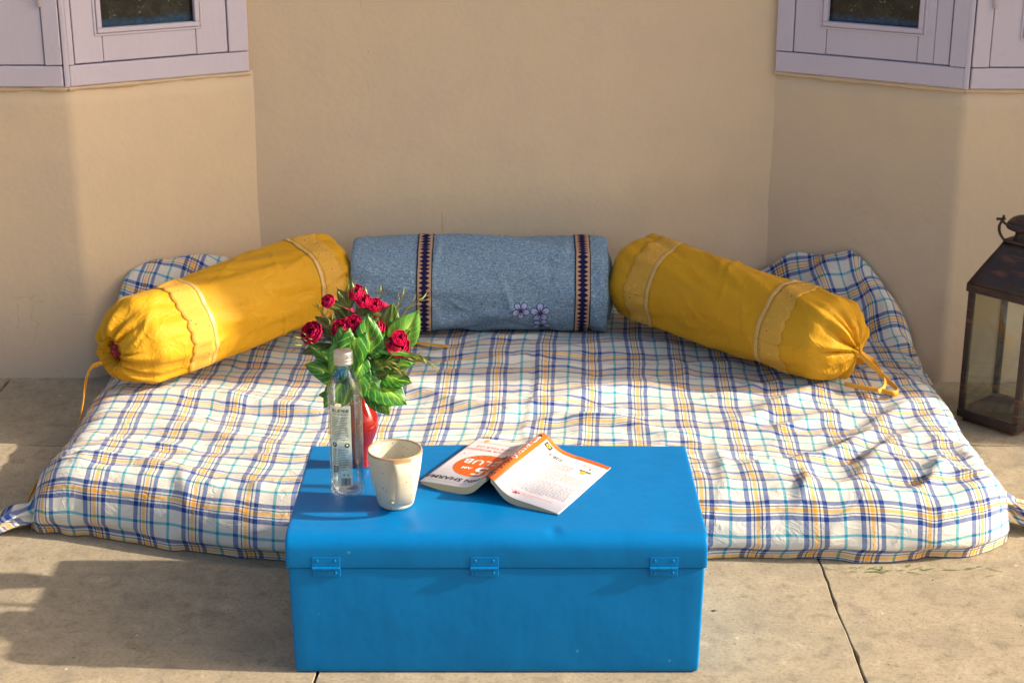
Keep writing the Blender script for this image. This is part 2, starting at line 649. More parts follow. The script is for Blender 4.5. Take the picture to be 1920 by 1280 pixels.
def mat_leaf(name, dark, light, vein):
    t = NT(name)
    x, y, _ = t.xyz(t.uv())       # x across -1..1, y along 0..1
    ax = t.math('ABSOLUTE', x)
    mid = t.math('LESS_THAN', ax, t.math('MULTIPLY', t.math('SUBTRACT', 1.08, y), 0.13))
    lat = t.math('FRACT', t.math('ADD', t.math('SUBTRACT', t.math('MULTIPLY', y, 5.5), t.math('MULTIPLY', ax, 2.4)), t.math('MULTIPLY', t.noise(t.obj_co(), 70, 2), 0.7)))
    latm = t.math('LESS_THAN', t.math('ABSOLUTE', t.math('SUBTRACT', lat, 0.5)), t.math('ADD', 0.02, t.math('MULTIPLY', t.noise(t.obj_co(), 45, 3), 0.10)))
    n = t.noise(t.obj_co(), 60, 4)
    c = t.mix(t.math('MULTIPLY', t.math('SUBTRACT', n, 0.3), 1.4, clamp=True), dark, light)
    halo = t.math('MULTIPLY', t.math('SUBTRACT', 0.45, ax, clamp=True), t.math('MULTIPLY', n, 1.5))
    c = t.mix(t.math('MULTIPLY', halo, 1.1, clamp=True), c, vein)
    c = t.mix(t.math('MULTIPLY', latm, 0.42), c, vein)
    c = t.mix(t.math('MULTIPLY', mid, 0.85), c, vein)
    t.set(Base_Color=c, Roughness=0.35)
    t.b.inputs['Subsurface Weight'].default_value = 0.0
    t.bump(t.math('ADD', t.math('MULTIPLY', latm, -0.5), n), 0.4, 0.0015)
    return t.m


def mat_rose():
    t = NT('crimson_silk_petal')
    x, y, _ = t.xyz(t.uv())
    n = t.noise(t.obj_co(), 50, 3)
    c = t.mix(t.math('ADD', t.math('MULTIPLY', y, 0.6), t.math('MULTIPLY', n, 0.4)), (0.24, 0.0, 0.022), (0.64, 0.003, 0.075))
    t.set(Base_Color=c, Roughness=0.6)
    t.b.inputs['Specular IOR Level'].default_value = 0.2
    return t.m


def mat_lantern():
    t = NT('burnished_dark_iron')
    co = t.obj_co()
    s = t.noise(t.scale(co, (9, 9, 60)), 1.0, 5, 0.7, 0.4)
    b = t.noise(co, 30, 4, 0.7)
    c = t.mix(b, (0.018, 0.015, 0.017), (0.070, 0.043, 0.034))
    c = t.mix(t.math('MULTIPLY', t.math('SUBTRACT', s, 0.53), 5.0, clamp=True), c, (0.22, 0.085, 0.05))
    t.set(Base_Color=c, Roughness=t.math('ADD', 0.36, t.math('MULTIPLY', s, 0.25)), Metallic=0.35)
    t.bump(t.math('ADD', s, b), 0.3, 0.002)
    return t.m


def mat_pane():
    t = NT('dusty_dark_window_glass')
    co = t.obj_co()
    n = t.noise(co, 24, 5, 0.7)
    m = t.noise(co, 90, 4, 0.7)
    x, y, z = t.xyz(co)
    c = t.mix(t.math('MULTIPLY', t.math('SUBTRACT', n, 0.45), 3.0, clamp=True), (0.006, 0.007, 0.006), (0.05, 0.055, 0.035))
    c = t.mix(t.math('MULTIPLY', t.math('GREATER_THAN', m, 0.66), 0.8), c, (0.22, 0.25, 0.17))
    # ragged blue band along the foot of the glass
    edge = t.math('ADD', 0.970, t.math('MULTIPLY', t.math('SUBTRACT', n, 0.5), 0.03))
    bl = t.math('MULTIPLY', t.math('SUBTRACT', edge, z), 90.0, clamp=True)
    bl = t.math('MULTIPLY', bl, t.math('MULTIPLY', t.math('SUBTRACT', m, 0.25), 2.6, clamp=True))
    c = t.mix(t.math('MULTIPLY', bl, 0.85), c, (0.004, 0.075, 0.17))
    t.set(Base_Color=c, Roughness=0.15)
    return t.m


M_WALL = mat_wall()
M_CONC = mat_concrete()
M_LILAC = mat_wood_paint()
M_PLAID = mat_plaid()
M_YEL = mat_yellow()
M_LACE = mat_lace()
M_RIB = simple('pale_gold_satin_ribbon', (0.62, 0.38, 0.115), 0.4, 0, 0.15, 160)
M_STRAP = simple('mustard_cotton_tape', (0.72, 0.34, 0.02), 0.6, 0, 0.15, 90, 0.0008)
M_DENIM = mat_denim()
M_BAND = mat_band()
M_BLUE = mat_blue_paint()
M_BOTTLE = mat_thin_glass('pale_green_bottle_glass', (0.988, 0.996, 0.992), (0.74, 0.88, 0.80), 0.5)
M_LGLASS = mat_thin_glass('old_lantern_glass', (0.95, 0.965, 0.93), (0.965, 0.98, 0.955), 0.6, 0.035, 0.03)
M_CUP = mat_ceramic()
M_ALU = simple('dull_aluminium', (0.62, 0.61, 0.58), 0.32, 0.9, 0.15, 90)
M_VASE = simple('oxblood_lacquer', (0.30, 0.012, 0.008), 0.16, 0.25, 0.15, 20, 0.0, Coat_Weight=0.5)
M_LEAF = mat_leaf('variegated_green_leaf', (0.008, 0.078, 0.005), (0.055, 0.28, 0.014), (0.36, 0.64, 0.055))
M_LEAF2 = mat_leaf('olive_leaf', (0.045, 0.075, 0.008), (0.13, 0.16, 0.02), (0.22, 0.24, 0.04))
M_LEAF3 = mat_leaf('pale_green_leaf', (0.06, 0.20, 0.02), (0.12, 0.32, 0.035), (0.32, 0.52, 0.08))
M_ROSE = mat_rose()
M_STEM = simple('green_plastic_stem', (0.06, 0.13, 0.02), 0.5, 0, 0.3, 50)
M_SPRIG = simple('yellow_green_sprig', (0.20, 0.20, 0.035), 0.6, 0, 0.35, 60)
M_IRON = mat_lantern()
M_PANE = mat_pane()
M_DARK = simple('dark_gap', (0.075, 0.06, 0.045), 0.9)
M_RED_DOT = None


def mat_red_dots():
    t = NT('red_dotted_cloth')
    v = t.new('TexVoronoi', feature='F1')
    t.link(t.obj_co(), v.inputs['Vector'])
    v.inputs['Scale'].default_value = 95.0
    d = t.math('LESS_THAN', v.outputs['Distance'], 0.22)
    c = t.mix(t.math('MULTIPLY', d, 0.55), (0.22, 0.002, 0.010), (0.62, 0.22, 0.22))
    t.set(Base_Color=c, Roughness=0.8)
    return t.m


M_RED_DOT = mat_red_dots()

# ---------------------------------------------------------------- ground and paving
ground = obj('ground', mesh_from('ground', [(-60, -60, -0.06), (60, -60, -0.06), (60, 60, -0.06), (-60, 60, -0.06)], [(0, 1, 2, 3)]),
             simple('dry_earth', (0.22, 0.17, 0.11), 0.95, 0, 0.2, 3), None, False)
ground['kind'] = 'structure'
floor = obj('floor', mesh_from('floor', [(-5.2, -3.2, -0.026), (8.2, -3.2, -0.026), (8.2, 4.7, -0.026), (-5.2, 4.7, -0.026)], [(0, 1, 2, 3)]), M_DARK, None, False)
floor['kind'] = 'structure'


def slab(x0, x1, y0, y1):
    """One cast slab: chipped outline, slightly uneven top."""
    g = 0.0017
    x0, x1, y0, y1 = x0 + g, x1 - g, y0 + g, y1 - g
    r = random.Random(int(x0 * 100) * 7 + int(y0 * 100))
    pts = []
    def edge(ax, ay, bx, by):
        L = math.hypot(bx - ax, by - ay)
        n = max(6, int(L / 0.03))
        nx, ny = (by - ay) / L, -(bx - ax) / L
        for k in range(n):
            t = k / n
            w = 0.0016 * math.sin(t * 23 + r.random()) + r.uniform(-0.0014, 0.0014)
            if r.random() < 0.14:
                w -= r.uniform(0.001, 0.0055)
            if k == 0:
                w = 0
            pts.append((ax + (bx - ax) * t + nx * w, ay + (by - ay) * t + ny * w))
    edge(x0, y0, x1, y0)
    edge(x1, y0, x1, y1)
    edge(x1, y1, x0, y1)
    edge(x0, y1, x0, y0)
    bm = bmesh.new()
    top = [bm.verts.new((x, y, 0.0)) for x, y in pts]
    bot = [bm.verts.new((x, y, -0.024)) for x, y in pts]
    bm.faces.new(top)
    n = len(pts)
    for i in range(n):
        bm.faces.new((top[i], bot[i], bot[(i + 1) % n], top[(i + 1) % n]))
    o = bm_obj('slab', bm, M_CONC, floor, False, 0.002, 1)
    return o


xs = [-5.0 + 0.0]
xs = [-0.363 + 1.012 * k for k in range(-4, 9)]
ys = [-2.2, -0.68, 0.84, 2.36, 3.852, 4.66]
for j in range(len(ys) - 1):
    for i in range(len(xs) - 1):
        slab(xs[i], xs[i + 1], ys[j], ys[j + 1])

# ---------------------------------------------------------------- house wall
house = thing('house_wall', 'ochre plastered house wall with a shallow recess between two window bays', 'wall', (0, 4.57, 0))
HY = 4.57


def plaster_path(pts, rad=0.016, step=0.06):
    """plan polyline with softened corners"""
    out = []
    for k, p in enumerate(pts):
        p = np.array(p, float)
        if 0 < k < len(pts) - 1:
            a = np.array(pts[k - 1], float) - p
            b = np.array(pts[k + 1], float) - p
            a /= np.linalg.norm(a)
            b /= np.linalg.norm(b)
            for t in np.linspace(0, 1, 7):
                q0, q1, q2 = p + a * rad, p, p + b * rad
                out.append((1 - t) ** 2 * q0 + 2 * t * (1 - t) * q1 + t * t * q2)
        else:
            out.append(p)
    out = np.array(out)
    dense = [out[0]]
    for a, b in zip(out[:-1], out[1:]):
        n = max(1, int(np.linalg.norm(b - a) / step))
        for k in range(1, n + 1):
            dense.append(a + (b - a) * k / n)
    return np.array(dense)


def plaster(name, pts, z0, z1, thick=0.22, nz=None, seed=1):
    P2 = plaster_path(pts)
    T = np.gradient(P2, axis=0)
    T /= np.linalg.norm(T, axis=1)[:, None]
    nrm = np.stack([T[:, 1], -T[:, 0]], 1)             # towards the camera
    nz = nz or max(3, int((z1 - z0) / 0.05))
    zs = np.linspace(z0, z1, nz)
    arc = np.concatenate([[0], np.cumsum(np.linalg.norm(np.diff(P2, axis=0), axis=1))])
    A, Z = np.meshgrid(arc, zs)
    d = 0.004 * value_noise(A * 3.1 + 5, Z * 2.7 + 3, seed) + 0.0015 * value_noise(A * 11, Z * 9, seed + 1)
    fr = np.zeros((nz, len(P2), 3))
    fr[..., 0] = P2[:, 0][None] + nrm[:, 0][None] * d
    fr[..., 1] = P2[:, 1][None] + nrm[:, 1][None] * d - HY
    fr[..., 2] = Z
    top = fr[-1:].copy()
    top[..., 1] = P2[:, 1][None] + thick - HY
    return obj(name, grid_mesh(name, np.concatenate([fr, top])), M_WALL, house)


BL0, BL1 = (-1.148, 4.334), (-0.711, 4.57)
BR0, BR1 = (0.713, 4.572), (1.165, 4.302)
SILL = 0.802
BLX = (BL1[0] + 0.026, BL1[1] + 0.014)          # run a little way into the back wall
BRX = (BR0[0] - 0.026, BR0[1] + 0.0155)
plaster('plaster', [(-5.0, 4.334), BL0, BLX], -0.02, SILL)
plaster('plaster', [BRX, BR1, (3.2, 4.302), (3.2, 3.70), (8.0, 3.70)], -0.02, SILL)  # projecting wing past the bay is unseen, added to shade the bed's back
plaster('plaster', [(BL1[0] - 0.06, BL1[1]), (BR0[0] + 0.06, BR0[1])], -0.02, 5.6)
plaster('plaster', [(-5.0, 4.334), BL0, BL1], 2.0, 5.6)
plaster('plaster', [BR0, BR1, (2.74, 4.302)], 2.0, 5.6)
plaster('plaster', [(2.75, 4.302), (3.2, 4.302), (3.2, 3.70), (8.0, 3.70)], SILL, 5.6)  # upper part of the added wing, tall enough to keep sun off the left bay
plaster('plaster', [(-5.0, 4.334), (-2.5, 4.334)], SILL, 2.0)


def window_face(p0, p1, mirror, wide):
    """A fixed wooden frame with a sash between plan points p0 and p1 (left to right). Local x runs p0 -> p1, -y is outward."""
    p0, p1 = Vector(p0), Vector(p1)
    L = (p1 - p0).length
    ang = math.atan2(p1.y - p0.y, p1.x - p0.x)
    X = lambda v: (L - v) if mirror else v

    def part(name, a, b, z0, z1, d0, d1, parent, mat=M_LILAC, bev=0.0025):
        a, b = sorted((X(a), X(b)))
        o = box_obj(name, a, b, -d1, -d0, z0, z1, mat, parent, bev)
        return o
    top = 2.0
    a0, b0 = sorted((X(0.004), X(L - 0.006)))
    bm = bmesh.new()
    bm_box(bm, a0, b0, -0.012, 0.05, SILL + 0.0, SILL + 0.054)
    win = bm_obj('window', bm, M_LILAC, house, False, 0.004)
    win.location = (p0.x, p0.y - HY, 0)
    win.rotation_euler = (0, 0, ang)
    s0, s1 = ((0.046, L - 0.054) if mirror else (0.020, L - 0.062)) if not wide else (0.062, L - 0.05)
    zs = SILL + 0.0552
    part('frame_stile', 0.004, s0 - 0.0015, zs, top, -0.05, 0.012, win)
    part('frame_stile', s1 + 0.0012, L - 0.006, zs + 0.001, top, -0.05, 0.0125, win)
    part('frame_rail', s0, s1, top - 0.06, top, -0.05, 0.012, win)
    # sash: bottom rail, two stiles, top rail, glass and its moulding
    gz0, gz1 = zs + 0.088, top - 0.16
    g0, g1 = s0 + 0.076, s1 - 0.088
    if wide and not mirror:
        g1 = s1 - 0.15
    if mirror:
        g0, g1 = s0 + 0.086, s1 - 0.092
        part('sash_board', s0 + 0.0015, s0 + 0.042, zs + 0.002, top - 0.063, -0.03, 0.0088, win)
        part('sash_board', s0 + 0.0428, g0, zs + 0.0025, top - 0.063, -0.03, 0.008, win)
    else:
        part('sash_board', s0 + 0.0015, g0, zs + 0.002, top - 0.063, -0.03, 0.008, win)
    part('sash_board', g1 + 0.001, s1 - 0.0015, zs + 0.0018, top - 0.063, -0.03, 0.0085, win)
    part('sash_board', g0 + 0.0008, g1, zs + 0.0026, gz0, -0.03, 0.0078, win)
    part('sash_board', g0 + 0.0008, g1, gz1, top - 0.063, -0.03, 0.0078, win)
    part('pane', g0 - 0.001, g1 + 0.001, gz0 - 0.001, gz1 + 0.001, -0.012, -0.008, win, M_PANE, 0)
    # moulding: two stepped beads round the glass
    bm = bmesh.new()
    for w, pr, dep in ((0.0125, -0.001, 0.0145), (0.0065, 0.013, 0.0115)):
        x0, x1, z0, z1 = X(g0) , X(g1), gz0, gz1
        x0, x1 = sorted((x0, x1))
        e = pr
        x0, x1, z0, z1 = x0 - e, x1 + e, z0 - e, z1 + e
        bm_box(bm, x0 - w, x1 + w, -dep, 0.004, z0 - w, z0 - 0.0002)
        bm_box(bm, x0 - w, x1 + w, -dep, 0.004, z1 + 0.0002, z1 + w)
        bm_box(bm, x0 - w, x0, -dep, 0.004, z0, z1)
        bm_box(bm, x1, x1 + w, -dep, 0.004, z0, z1)
    bm_obj('moulding', bm, M_LILAC, win, False, 0.0022, 2)
    if wide:
        hx = X(s1 - 0.0)
        for hz in (zs + 0.19, top - 0.25):
            bm = bmesh.new()
            bmesh.ops.create_cone(bm, cap_ends=True, segments=12, radius1=0.006, radius2=0.006, depth=0.08,
                                  matrix=Matrix.Translation((hx, -0.014, hz)))
            bm_obj('hinge', bm, M_LILAC, win, True)
    return win


window_face(BL0, BL1, False, False)
window_face(BR0, BR1, True, False)
# corner posts where two window faces meet, and the rough plaster bead under the frames
def corner_post(p, a0, a1):
    m = (a0 + a1) / 2
    bm = bmesh.new()
    n0, n1 = Vector((math.sin(a0), -math.cos(a0))), Vector((math.sin(a1), -math.cos(a1)))
    d0, d1 = Vector((-math.cos(a0), -math.sin(a0))), Vector((math.cos(a1), math.sin(a1)))
    bis = (n0 + n1) / (1 + n0.dot(n1))
    p = Vector(p)
    ring = [p + d0 * 0.0042 + n0 * 0.0115, p + bis * 0.0115, p + d1 * 0.0042 + n1 * 0.0115, p + d1 * 0.0042 - n1 * 0.03, p - bis * 0.03, p + d0 * 0.0042 - n0 * 0.03]
    lo = [bm.verts.new((v.x, v.y - HY, SILL)) for v in ring]
    hi = [bm.verts.new((v.x, v.y - HY, 2.0)) for v in ring]
    bm.faces.new(lo[::-1])
    bm.faces.new(hi)
    for i in range(6):
        j = (i + 1) % 6
        bm.faces.new((lo[i], lo[j], hi[j], hi[i]))
    bm_obj('corner_post', bm, M_LILAC, house, False, 0.0008)


corner_post(BL0, 0.0, math.atan2(BL1[1] - BL0[1], BL1[0] - BL0[0]))
corner_post(BR1, math.atan2(BR1[1] - BR0[1], BR1[0] - BR0[0]), 0.0)
for pts in ([(-2.4, 4.334), BL0, BL1], [BR0, BR1, (2.6, 4.302)]):
    pp_ = plaster_path(pts, 0.004, 0.012)
    n_ = len(pp_)
    k_ = np.arange(n_) * 0.012
    rr_ = 0.0062 + 0.0016 * value_noise(k_ * 14, k_ * 0 + 3, 61) + 0.0018 * value_noise(k_ * 55, k_ * 0 + 9, 62)
    zz_ = SILL - 0.0062 + 0.0012 * value_noise(k_ * 9, k_ * 0 + 1, 63)
    tube_obj('plaster_bead', np.stack([pp_[:, 0], pp_[:, 1] - HY, zz_], 1), rr_, M_WALL, house, 8)
wl_ = window_face((-1.95, 4.334), (-1.150, 4.334), False, True)
wr_ = window_face((1.167, 4.302), (1.97, 4.302), True, True)
wl2 = window_face((-2.5, 4.334), (-1.953, 4.334), False, False)
wr2 = window_face((1.973, 4.302), (2.75, 4.302), True, False)

# ---------------------------------------------------------------- mattress in its plaid cover
def rear_y(x):
    l = np.where(x < -0.711, 4.57 - (-0.711 - x) * 0.540, 4.57)
    return np.where(x > 0.713, 4.572 - (x - 0.713) * 0.597, l) - 0.008


FOLDS = [  # (points on the bed, height, half width)
    ([(0.985, 3.84), (0.945, 3.80), (0.849, 3.66), (0.72, 3.51), (0.561, 3.42), (0.43, 3.43)], 0.017, 0.034),
    ([(1.03, 3.79), (0.93, 3.64), (0.84, 3.50), (0.76, 3.36), (0.74, 3.26)], 0.013, 0.034),
    ([(0.96, 4.05), (0.86, 3.98), (0.708, 3.87), (0.529, 3.70), (0.42, 3.64)], 0.011, 0.036),
    ([(0.90, 3.72), (0.80, 3.76), (0.66, 3.70), (0.58, 3.62)], 0.010, 0.026),
    ([(0.47, 3.60), (0.468, 3.46), (0.458, 3.36), (0.452, 3.27)], 0.006, 0.017),
    ([(0.079, 4.29), (0.07, 4.02), (0.062, 3.87), (0.031, 3.67), (0.05, 3.56)], 0.0042, 0.012),
    ([(-0.30, 4.06), (-0.16, 4.07), (0.0, 4.10), (0.17, 4.15), (0.30, 4.16)], 0.011, 0.018),
    ([(0.02, 4.08), (0.10, 4.055), (0.22, 4.07), (0.36, 4.03)], 0.008, 0.014),
    ([(-0.42, 4.05), (-0.25, 3.93), (-0.077, 3.80), (0.08, 3.80), (0.24, 3.90), (0.40, 3.93)], 0.013, 0.035),
    ([(0.04, 3.70), (0.12, 3.735), (0.25, 3.71), (0.36, 3.64)], 0.012, 0.022),
    ([(-0.95, 3.70), (-0.75, 3.66), (-0.6, 3.56), (-0.46, 3.47)], 0.010, 0.045),
    ([(-0.90, 3.90), (-0.70, 3.88), (-0.52, 3.80), (-0.36, 3.69)], 0.010, 0.04),
    ([(-0.98, 3.46), (-0.86, 3.44), (-0.70, 3.37)], 0.008, 0.022),
    ([(-0.72, 3.38), (-0.70, 3.30), (-0.69, 3.25)], 0.007, 0.016),
    ([(-0.55, 3.33), (-0.54, 3.27)], 0.006, 0.018),
    ([(0.64, 3.40), (0.63, 3.31), (0.60, 3.24)], 0.010, 0.018),
    ([(0.95, 3.45), (0.92, 3.36), (0.86, 3.28), (0.72, 3.235)], 0.012, 0.022),
    ([(1.06, 3.60), (1.02, 3.5), (1.03, 3.36)], 0.010, 0.02),
    ([(0.78, 3.98), (0.66, 3.95), (0.5, 3.86)], 0.007, 0.02),
]


def fold_field(X, Y):
    out = np.zeros_like(X)
    r = np.random.default_rng(5)
    allf = list(FOLDS)
    for _ in range(120):                                        # many small soft wrinkles, mostly running across the bed
        x, y = r.uniform(-1.02, 1.05), r.uniform(3.26, 4.35)
        a = r.normal(0.0, 0.28) + (0.55 if x > 0.35 else (-0.25 if x < -0.4 else 0.1))
        L = r.uniform(0.10, 0.34)
        dx, dy = math.cos(a) * L / 2, math.sin(a) * L / 2
        b = r.uniform(-0.03, 0.03)
        allf.append(([(x - dx, y - dy), (x - dy * b, y + b), (x + dx, y + dy)], r.uniform(0.0015, 0.0052), r.uniform(0.011, 0.024)))
    for pts, hgt, w in allf:
        c = smooth_curve(pts, 9 if len(pts) <= 3 else 22)
        near = (X > c[:, 0].min() - 5 * w) & (X < c[:, 0].max() + 5 * w) & (Y > c[:, 1].min() - 5 * w) & (Y < c[:, 1].max() + 5 * w)
        px, py = X[near], Y[near]
        best = np.full(px.shape, 9.0)
        sg = np.zeros(px.shape)
        tt = np.zeros(px.shape)
        n = len(c) - 1
        for k in range(n):
            a, d = c[k], c[k + 1] - c[k]
            l2 = d @ d + 1e-12
            u = np.clip(((px - a[0]) * d[0] + (py - a[1]) * d[1]) / l2, 0, 1)
            ex, ey = px - a[0] - u * d[0], py - a[1] - u * d[1]
            dist = np.hypot(ex, ey)
            m = dist < best
            best = np.where(m, dist, best)
            sg = np.where(m, np.sign(d[0] * ey - d[1] * ex), sg)
            tt = np.where(m, (k + u) / n, tt)
        q = best / w
        env = np.sin(np.clip(tt, 0.02, 0.98) * PI) ** 0.6
        side = np.where(sg > 0, 1.0, 1.35)                        # one flank steeper than the other
        ridge = np.exp(-(q * side) ** 1.7) - 0.28 * np.exp(-((q - 1.7) / 0.9) ** 2) * (sg < 0)
        out[near] += hgt * env * ridge
    return out


def mattress():
    nx, ny = 340, 230
    tot_x = 2.17 + 0.12
    tl = np.linspace(0, tot_x, nx)
    def roll(t, w, rh):
        q = np.clip(t / w, 0, 1) * PI / 2
        return rh * (1 - np.cos(q)) + np.maximum(t - w, 0), np.sin(q)
    dl, hl = roll(tl, 0.17, 0.11)
    dr, hr = roll(tot_x - tl, 0.17, 0.11)
    Xs = np.where(tl < tot_x / 2, -1.07 + dl, 1.10 - dr)
    HX = np.minimum(hl, hr)
    tf = np.linspace(0, 1.39, ny)
    df, hf = roll(tf, 0.19, 0.105)
    YF = df / df[-1]
    X, yf = np.meshgrid(Xs, YF)
    HXg, HYg = np.meshgrid(HX, hf)
    front = 3.202 + 0.11 * sstep(-0.45, -1.06, X) + 0.03 * sstep(0.9, 1.1, X) + 0.012 * np.sin(X * 5 + 0.6) - 0.012 * np.exp(-((X + 0.48) / 0.16) ** 2)
    for xe, rc, sg_ in ((-1.07, 0.045, 1), (1.10, 0.13, -1)):            # rounded front corners
        q = np.clip(1 - (X - xe) * sg_ / rc, 0, 1)
        front = front + rc * 0.75 * (1 - np.sqrt(np.maximum(1 - q ** 2, 0.02)))
    Y = front + (rear_y(X) - front) * yf
    X = X * (1 - 0.02 * (1 - sstep(0, 0.12, yf)))
    H = 0.118 + 0.010 * np.sin(2.1 * X + 1.0) * np.cos(3 * Y) + 0.008 * value_noise(X * 3.4, Y * 3.4, 4)
    H = H + 0.020 * np.exp(-((Y - 3.36) / 0.16) ** 2) - 0.006 * np.exp(-((Y - 3.70) / 0.2) ** 2)
    hem = sstep(0.0, 0.55, HXg * HYg)
    puff = (np.maximum(HXg, 1e-3) ** -3.0 + np.maximum(HYg, 1e-3) ** -3.0) ** (-1 / 3.0) * 1.26
    puff = np.minimum(puff, 1.0) * 0.62 + 0.38 * HXg * HYg ** 1.15
    Z = 0.003 + H * puff
    dw = np.clip(rear_y(X) - Y, 0, 1)
    up_l = np.interp(X, [-1.07, -1.05, -0.97, -0.9, -0.8, -0.66, -0.5], [0.185, 0.195, 0.205, 0.205, 0.18, 0.08, 0])
    up_r = np.interp(X, [0.5, 0.66, 0.76, 0.86, 0.93, 1.0, 1.06, 1.10], [0, 0.09, 0.15, 0.19, 0.198, 0.145, 0.07, 0.02])
    Z = Z + np.where(X < 0, up_l, up_r) * (1 - sstep(0, 0.17, dw))
    # the raised corners buckle a little
    upm = (1 - sstep(0.02, 0.22, dw)) * sstep(0.6, 0.75, np.abs(X))
    Z = Z + upm * 0.010 * np.sin(X * 42 + dw * 60) * np.where(X < 0, 0.3, 1.0)
    Y = Y - upm * 0.012 * (1 + np.sin(X * 31 + 1.3) * np.where(X < 0, 0.25, 1.0)) * sstep(0.0, 0.06, dw)
    f = fold_field(X, Y)
    rough = 0.0055 * value_noise(X * 4.2 + 2, Y * 9.5, 18) + 0.0024 * value_noise(X * 13, Y * 22, 8) + 0.0012 * value_noise(X * 33, Y * 45, 9)
    # crumpled ridges of slack cloth
    wx = X + 0.05 * value_noise(X * 4 + 1, Y * 4, 21)
    wy = Y + 0.05 * value_noise(X * 4 + 7, Y * 4, 22) + (0.30 * (X - 0.35)) * (X > 0.35) - 0.10 * X
    c1 = (1 - np.abs(value_noise(wx * 3.6 + 4, wy * 8.5, 23))) ** 3
    c2 = (1 - np.abs(value_noise(wx * 8.5 + 9, wy * 15, 24))) ** 3
    damp = 0.55 + 0.45 * sstep(-0.3, 0.6, X)
    rough = rough + (0.0075 * (c1 - 0.35) + 0.0030 * (c2 - 0.35)) * damp
    # on the rounded edge the folds push outwards, on the top they push up
    slope = 1 - np.clip(HYg, 0, 1) ** 3
    Z = Z + (f + rough) * hem * (1 - 0.6 * slope)
    Y = Y - (f + rough) * hem * slope * 1.0
    # gathered, wavy hem at the floor
    low = 1 - sstep(0.0, 0.35, HYg)
    hw = 0.014 * value_noise(X * 8.0, X * 0 + 2, 12) + 0.007 * value_noise(X * 26.0, X * 0 + 7, 13)
    Y = Y + low * hw + 0.022 * (1 - sstep(0.0, 0.45, HYg)) ** 2
    Z = Z + low * 0.010 * (1 + value_noise(X * 7.0 + 3, X * 0 + 5, 14)) * sstep(0, 0.1, HYg)
    lowx = 1 - sstep(0.0, 0.35, HXg)
    X = X + lowx * 0.010 * value_noise(Y * 13, Y * 0 + 3, 15)
    Z = np.maximum(Z, 0.002)
    P = np.stack([X, Y, Z], -1)
    # cloth coordinates follow the length of the cloth
    seg = np.linalg.norm(np.diff(P, axis=0), axis=2)
    v = np.zeros_like(X)
    v[1:] = np.cumsum(seg, 0)
    v = v * 0.75 + 0.25 * np.median(v, axis=1)[:, None]
    segx = np.linalg.norm(np.diff(P, axis=1), axis=2)
    u = np.zeros_like(X)
    u[:, 1:] = np.cumsum(segx, 1)
    mid = nx // 2
    u = u - u[:, mid:mid + 1]
    u = u * 0.6 + 0.4 * X
    u = 0.036 + (u - 0.036) * 0.94
    shear = -0.055 * (Y - 3.25) * np.exp(-((X - 0.05) / 0.55) ** 2)
    uv = np.stack([u + shear - 0.477 + 0.216 * 0.112, v + 0.016], -1)
    return P, uv


P_, UV_ = mattress()
bed = obj('mattress', grid_mesh('mattress', P_, UV_), M_PLAID)
tag(bed, 'floor mattress in a blue, yellow and white plaid cover, spread between wall and trunk', 'mattress')


def bed_z(x, y):
    d = (P_[..., 0] - x) ** 2 + (P_[..., 1] - y) ** 2
    return float(P_[..., 2].ravel()[d.argmin()])


def corner_tail(path, rad, seed, flat=0.55):
    path = smooth_curve(path, 40)
    rr = np.interp(np.linspace(0, 1, 40), np.linspace(0, 1, len(rad)), rad)
    P = tube_pts(path, rr, 40, flat)
    a = np.linspace(0, 2 * PI, 41)
    t = np.linspace(0, 1, 40)[:, None]
    C = path[:, None]
    pl = 1 + 0.20 * np.sin(5 * a[None] + seed + 3 * t) + 0.10 * np.sin(9 * a[None] + 2 * seed - 5 * t)
    P = C + (P - C) * pl[..., None]
    P[..., 2] = np.maximum(P[..., 2], 0.002)
    P = np.concatenate([C[:1].repeat(41, 1), P, C[-1:].repeat(41, 1)])
    uv = np.zeros(P.shape[:2] + (2,))
    uv[..., 0] = P[..., 0] * 0.9 + 0.03 * np.sin(a)[None]
    uv[..., 1] = a[None] * 0.022 + P[..., 1] * 0.3
    return obj('corner_tail', grid_mesh('corner_tail', P, uv), M_PLAID, bed)


corner_tail([(-0.95, 3.46, 0.055), (-1.01, 3.42, 0.050), (-1.055, 3.39, 0.033), (-1.095, 3.368, 0.030), (-1.135, 3.345, 0.014)], [0.060, 0.050, 0.028, 0.034, 0.024], 1.0)
corner_tail([(0.99, 3.42, 0.06), (1.06, 3.41, 0.055), (1.105, 3.40, 0.045), (1.135, 3.375, 0.034), (1.17, 3.35, 0.02)], [0.060, 0.045, 0.022, 0.036, 0.026], 2.3)
ribbon_obj('tie_ribbon', [(-1.035, 3.56, 0.062), (-1.062, 3.53, 0.062), (-1.078, 3.48, 0.045), (-1.082, 3.43, 0.026), (-1.075, 3.395, 0.02)], 0.02, M_STRAP, bed, 30, (0.3, 0.2, 1))

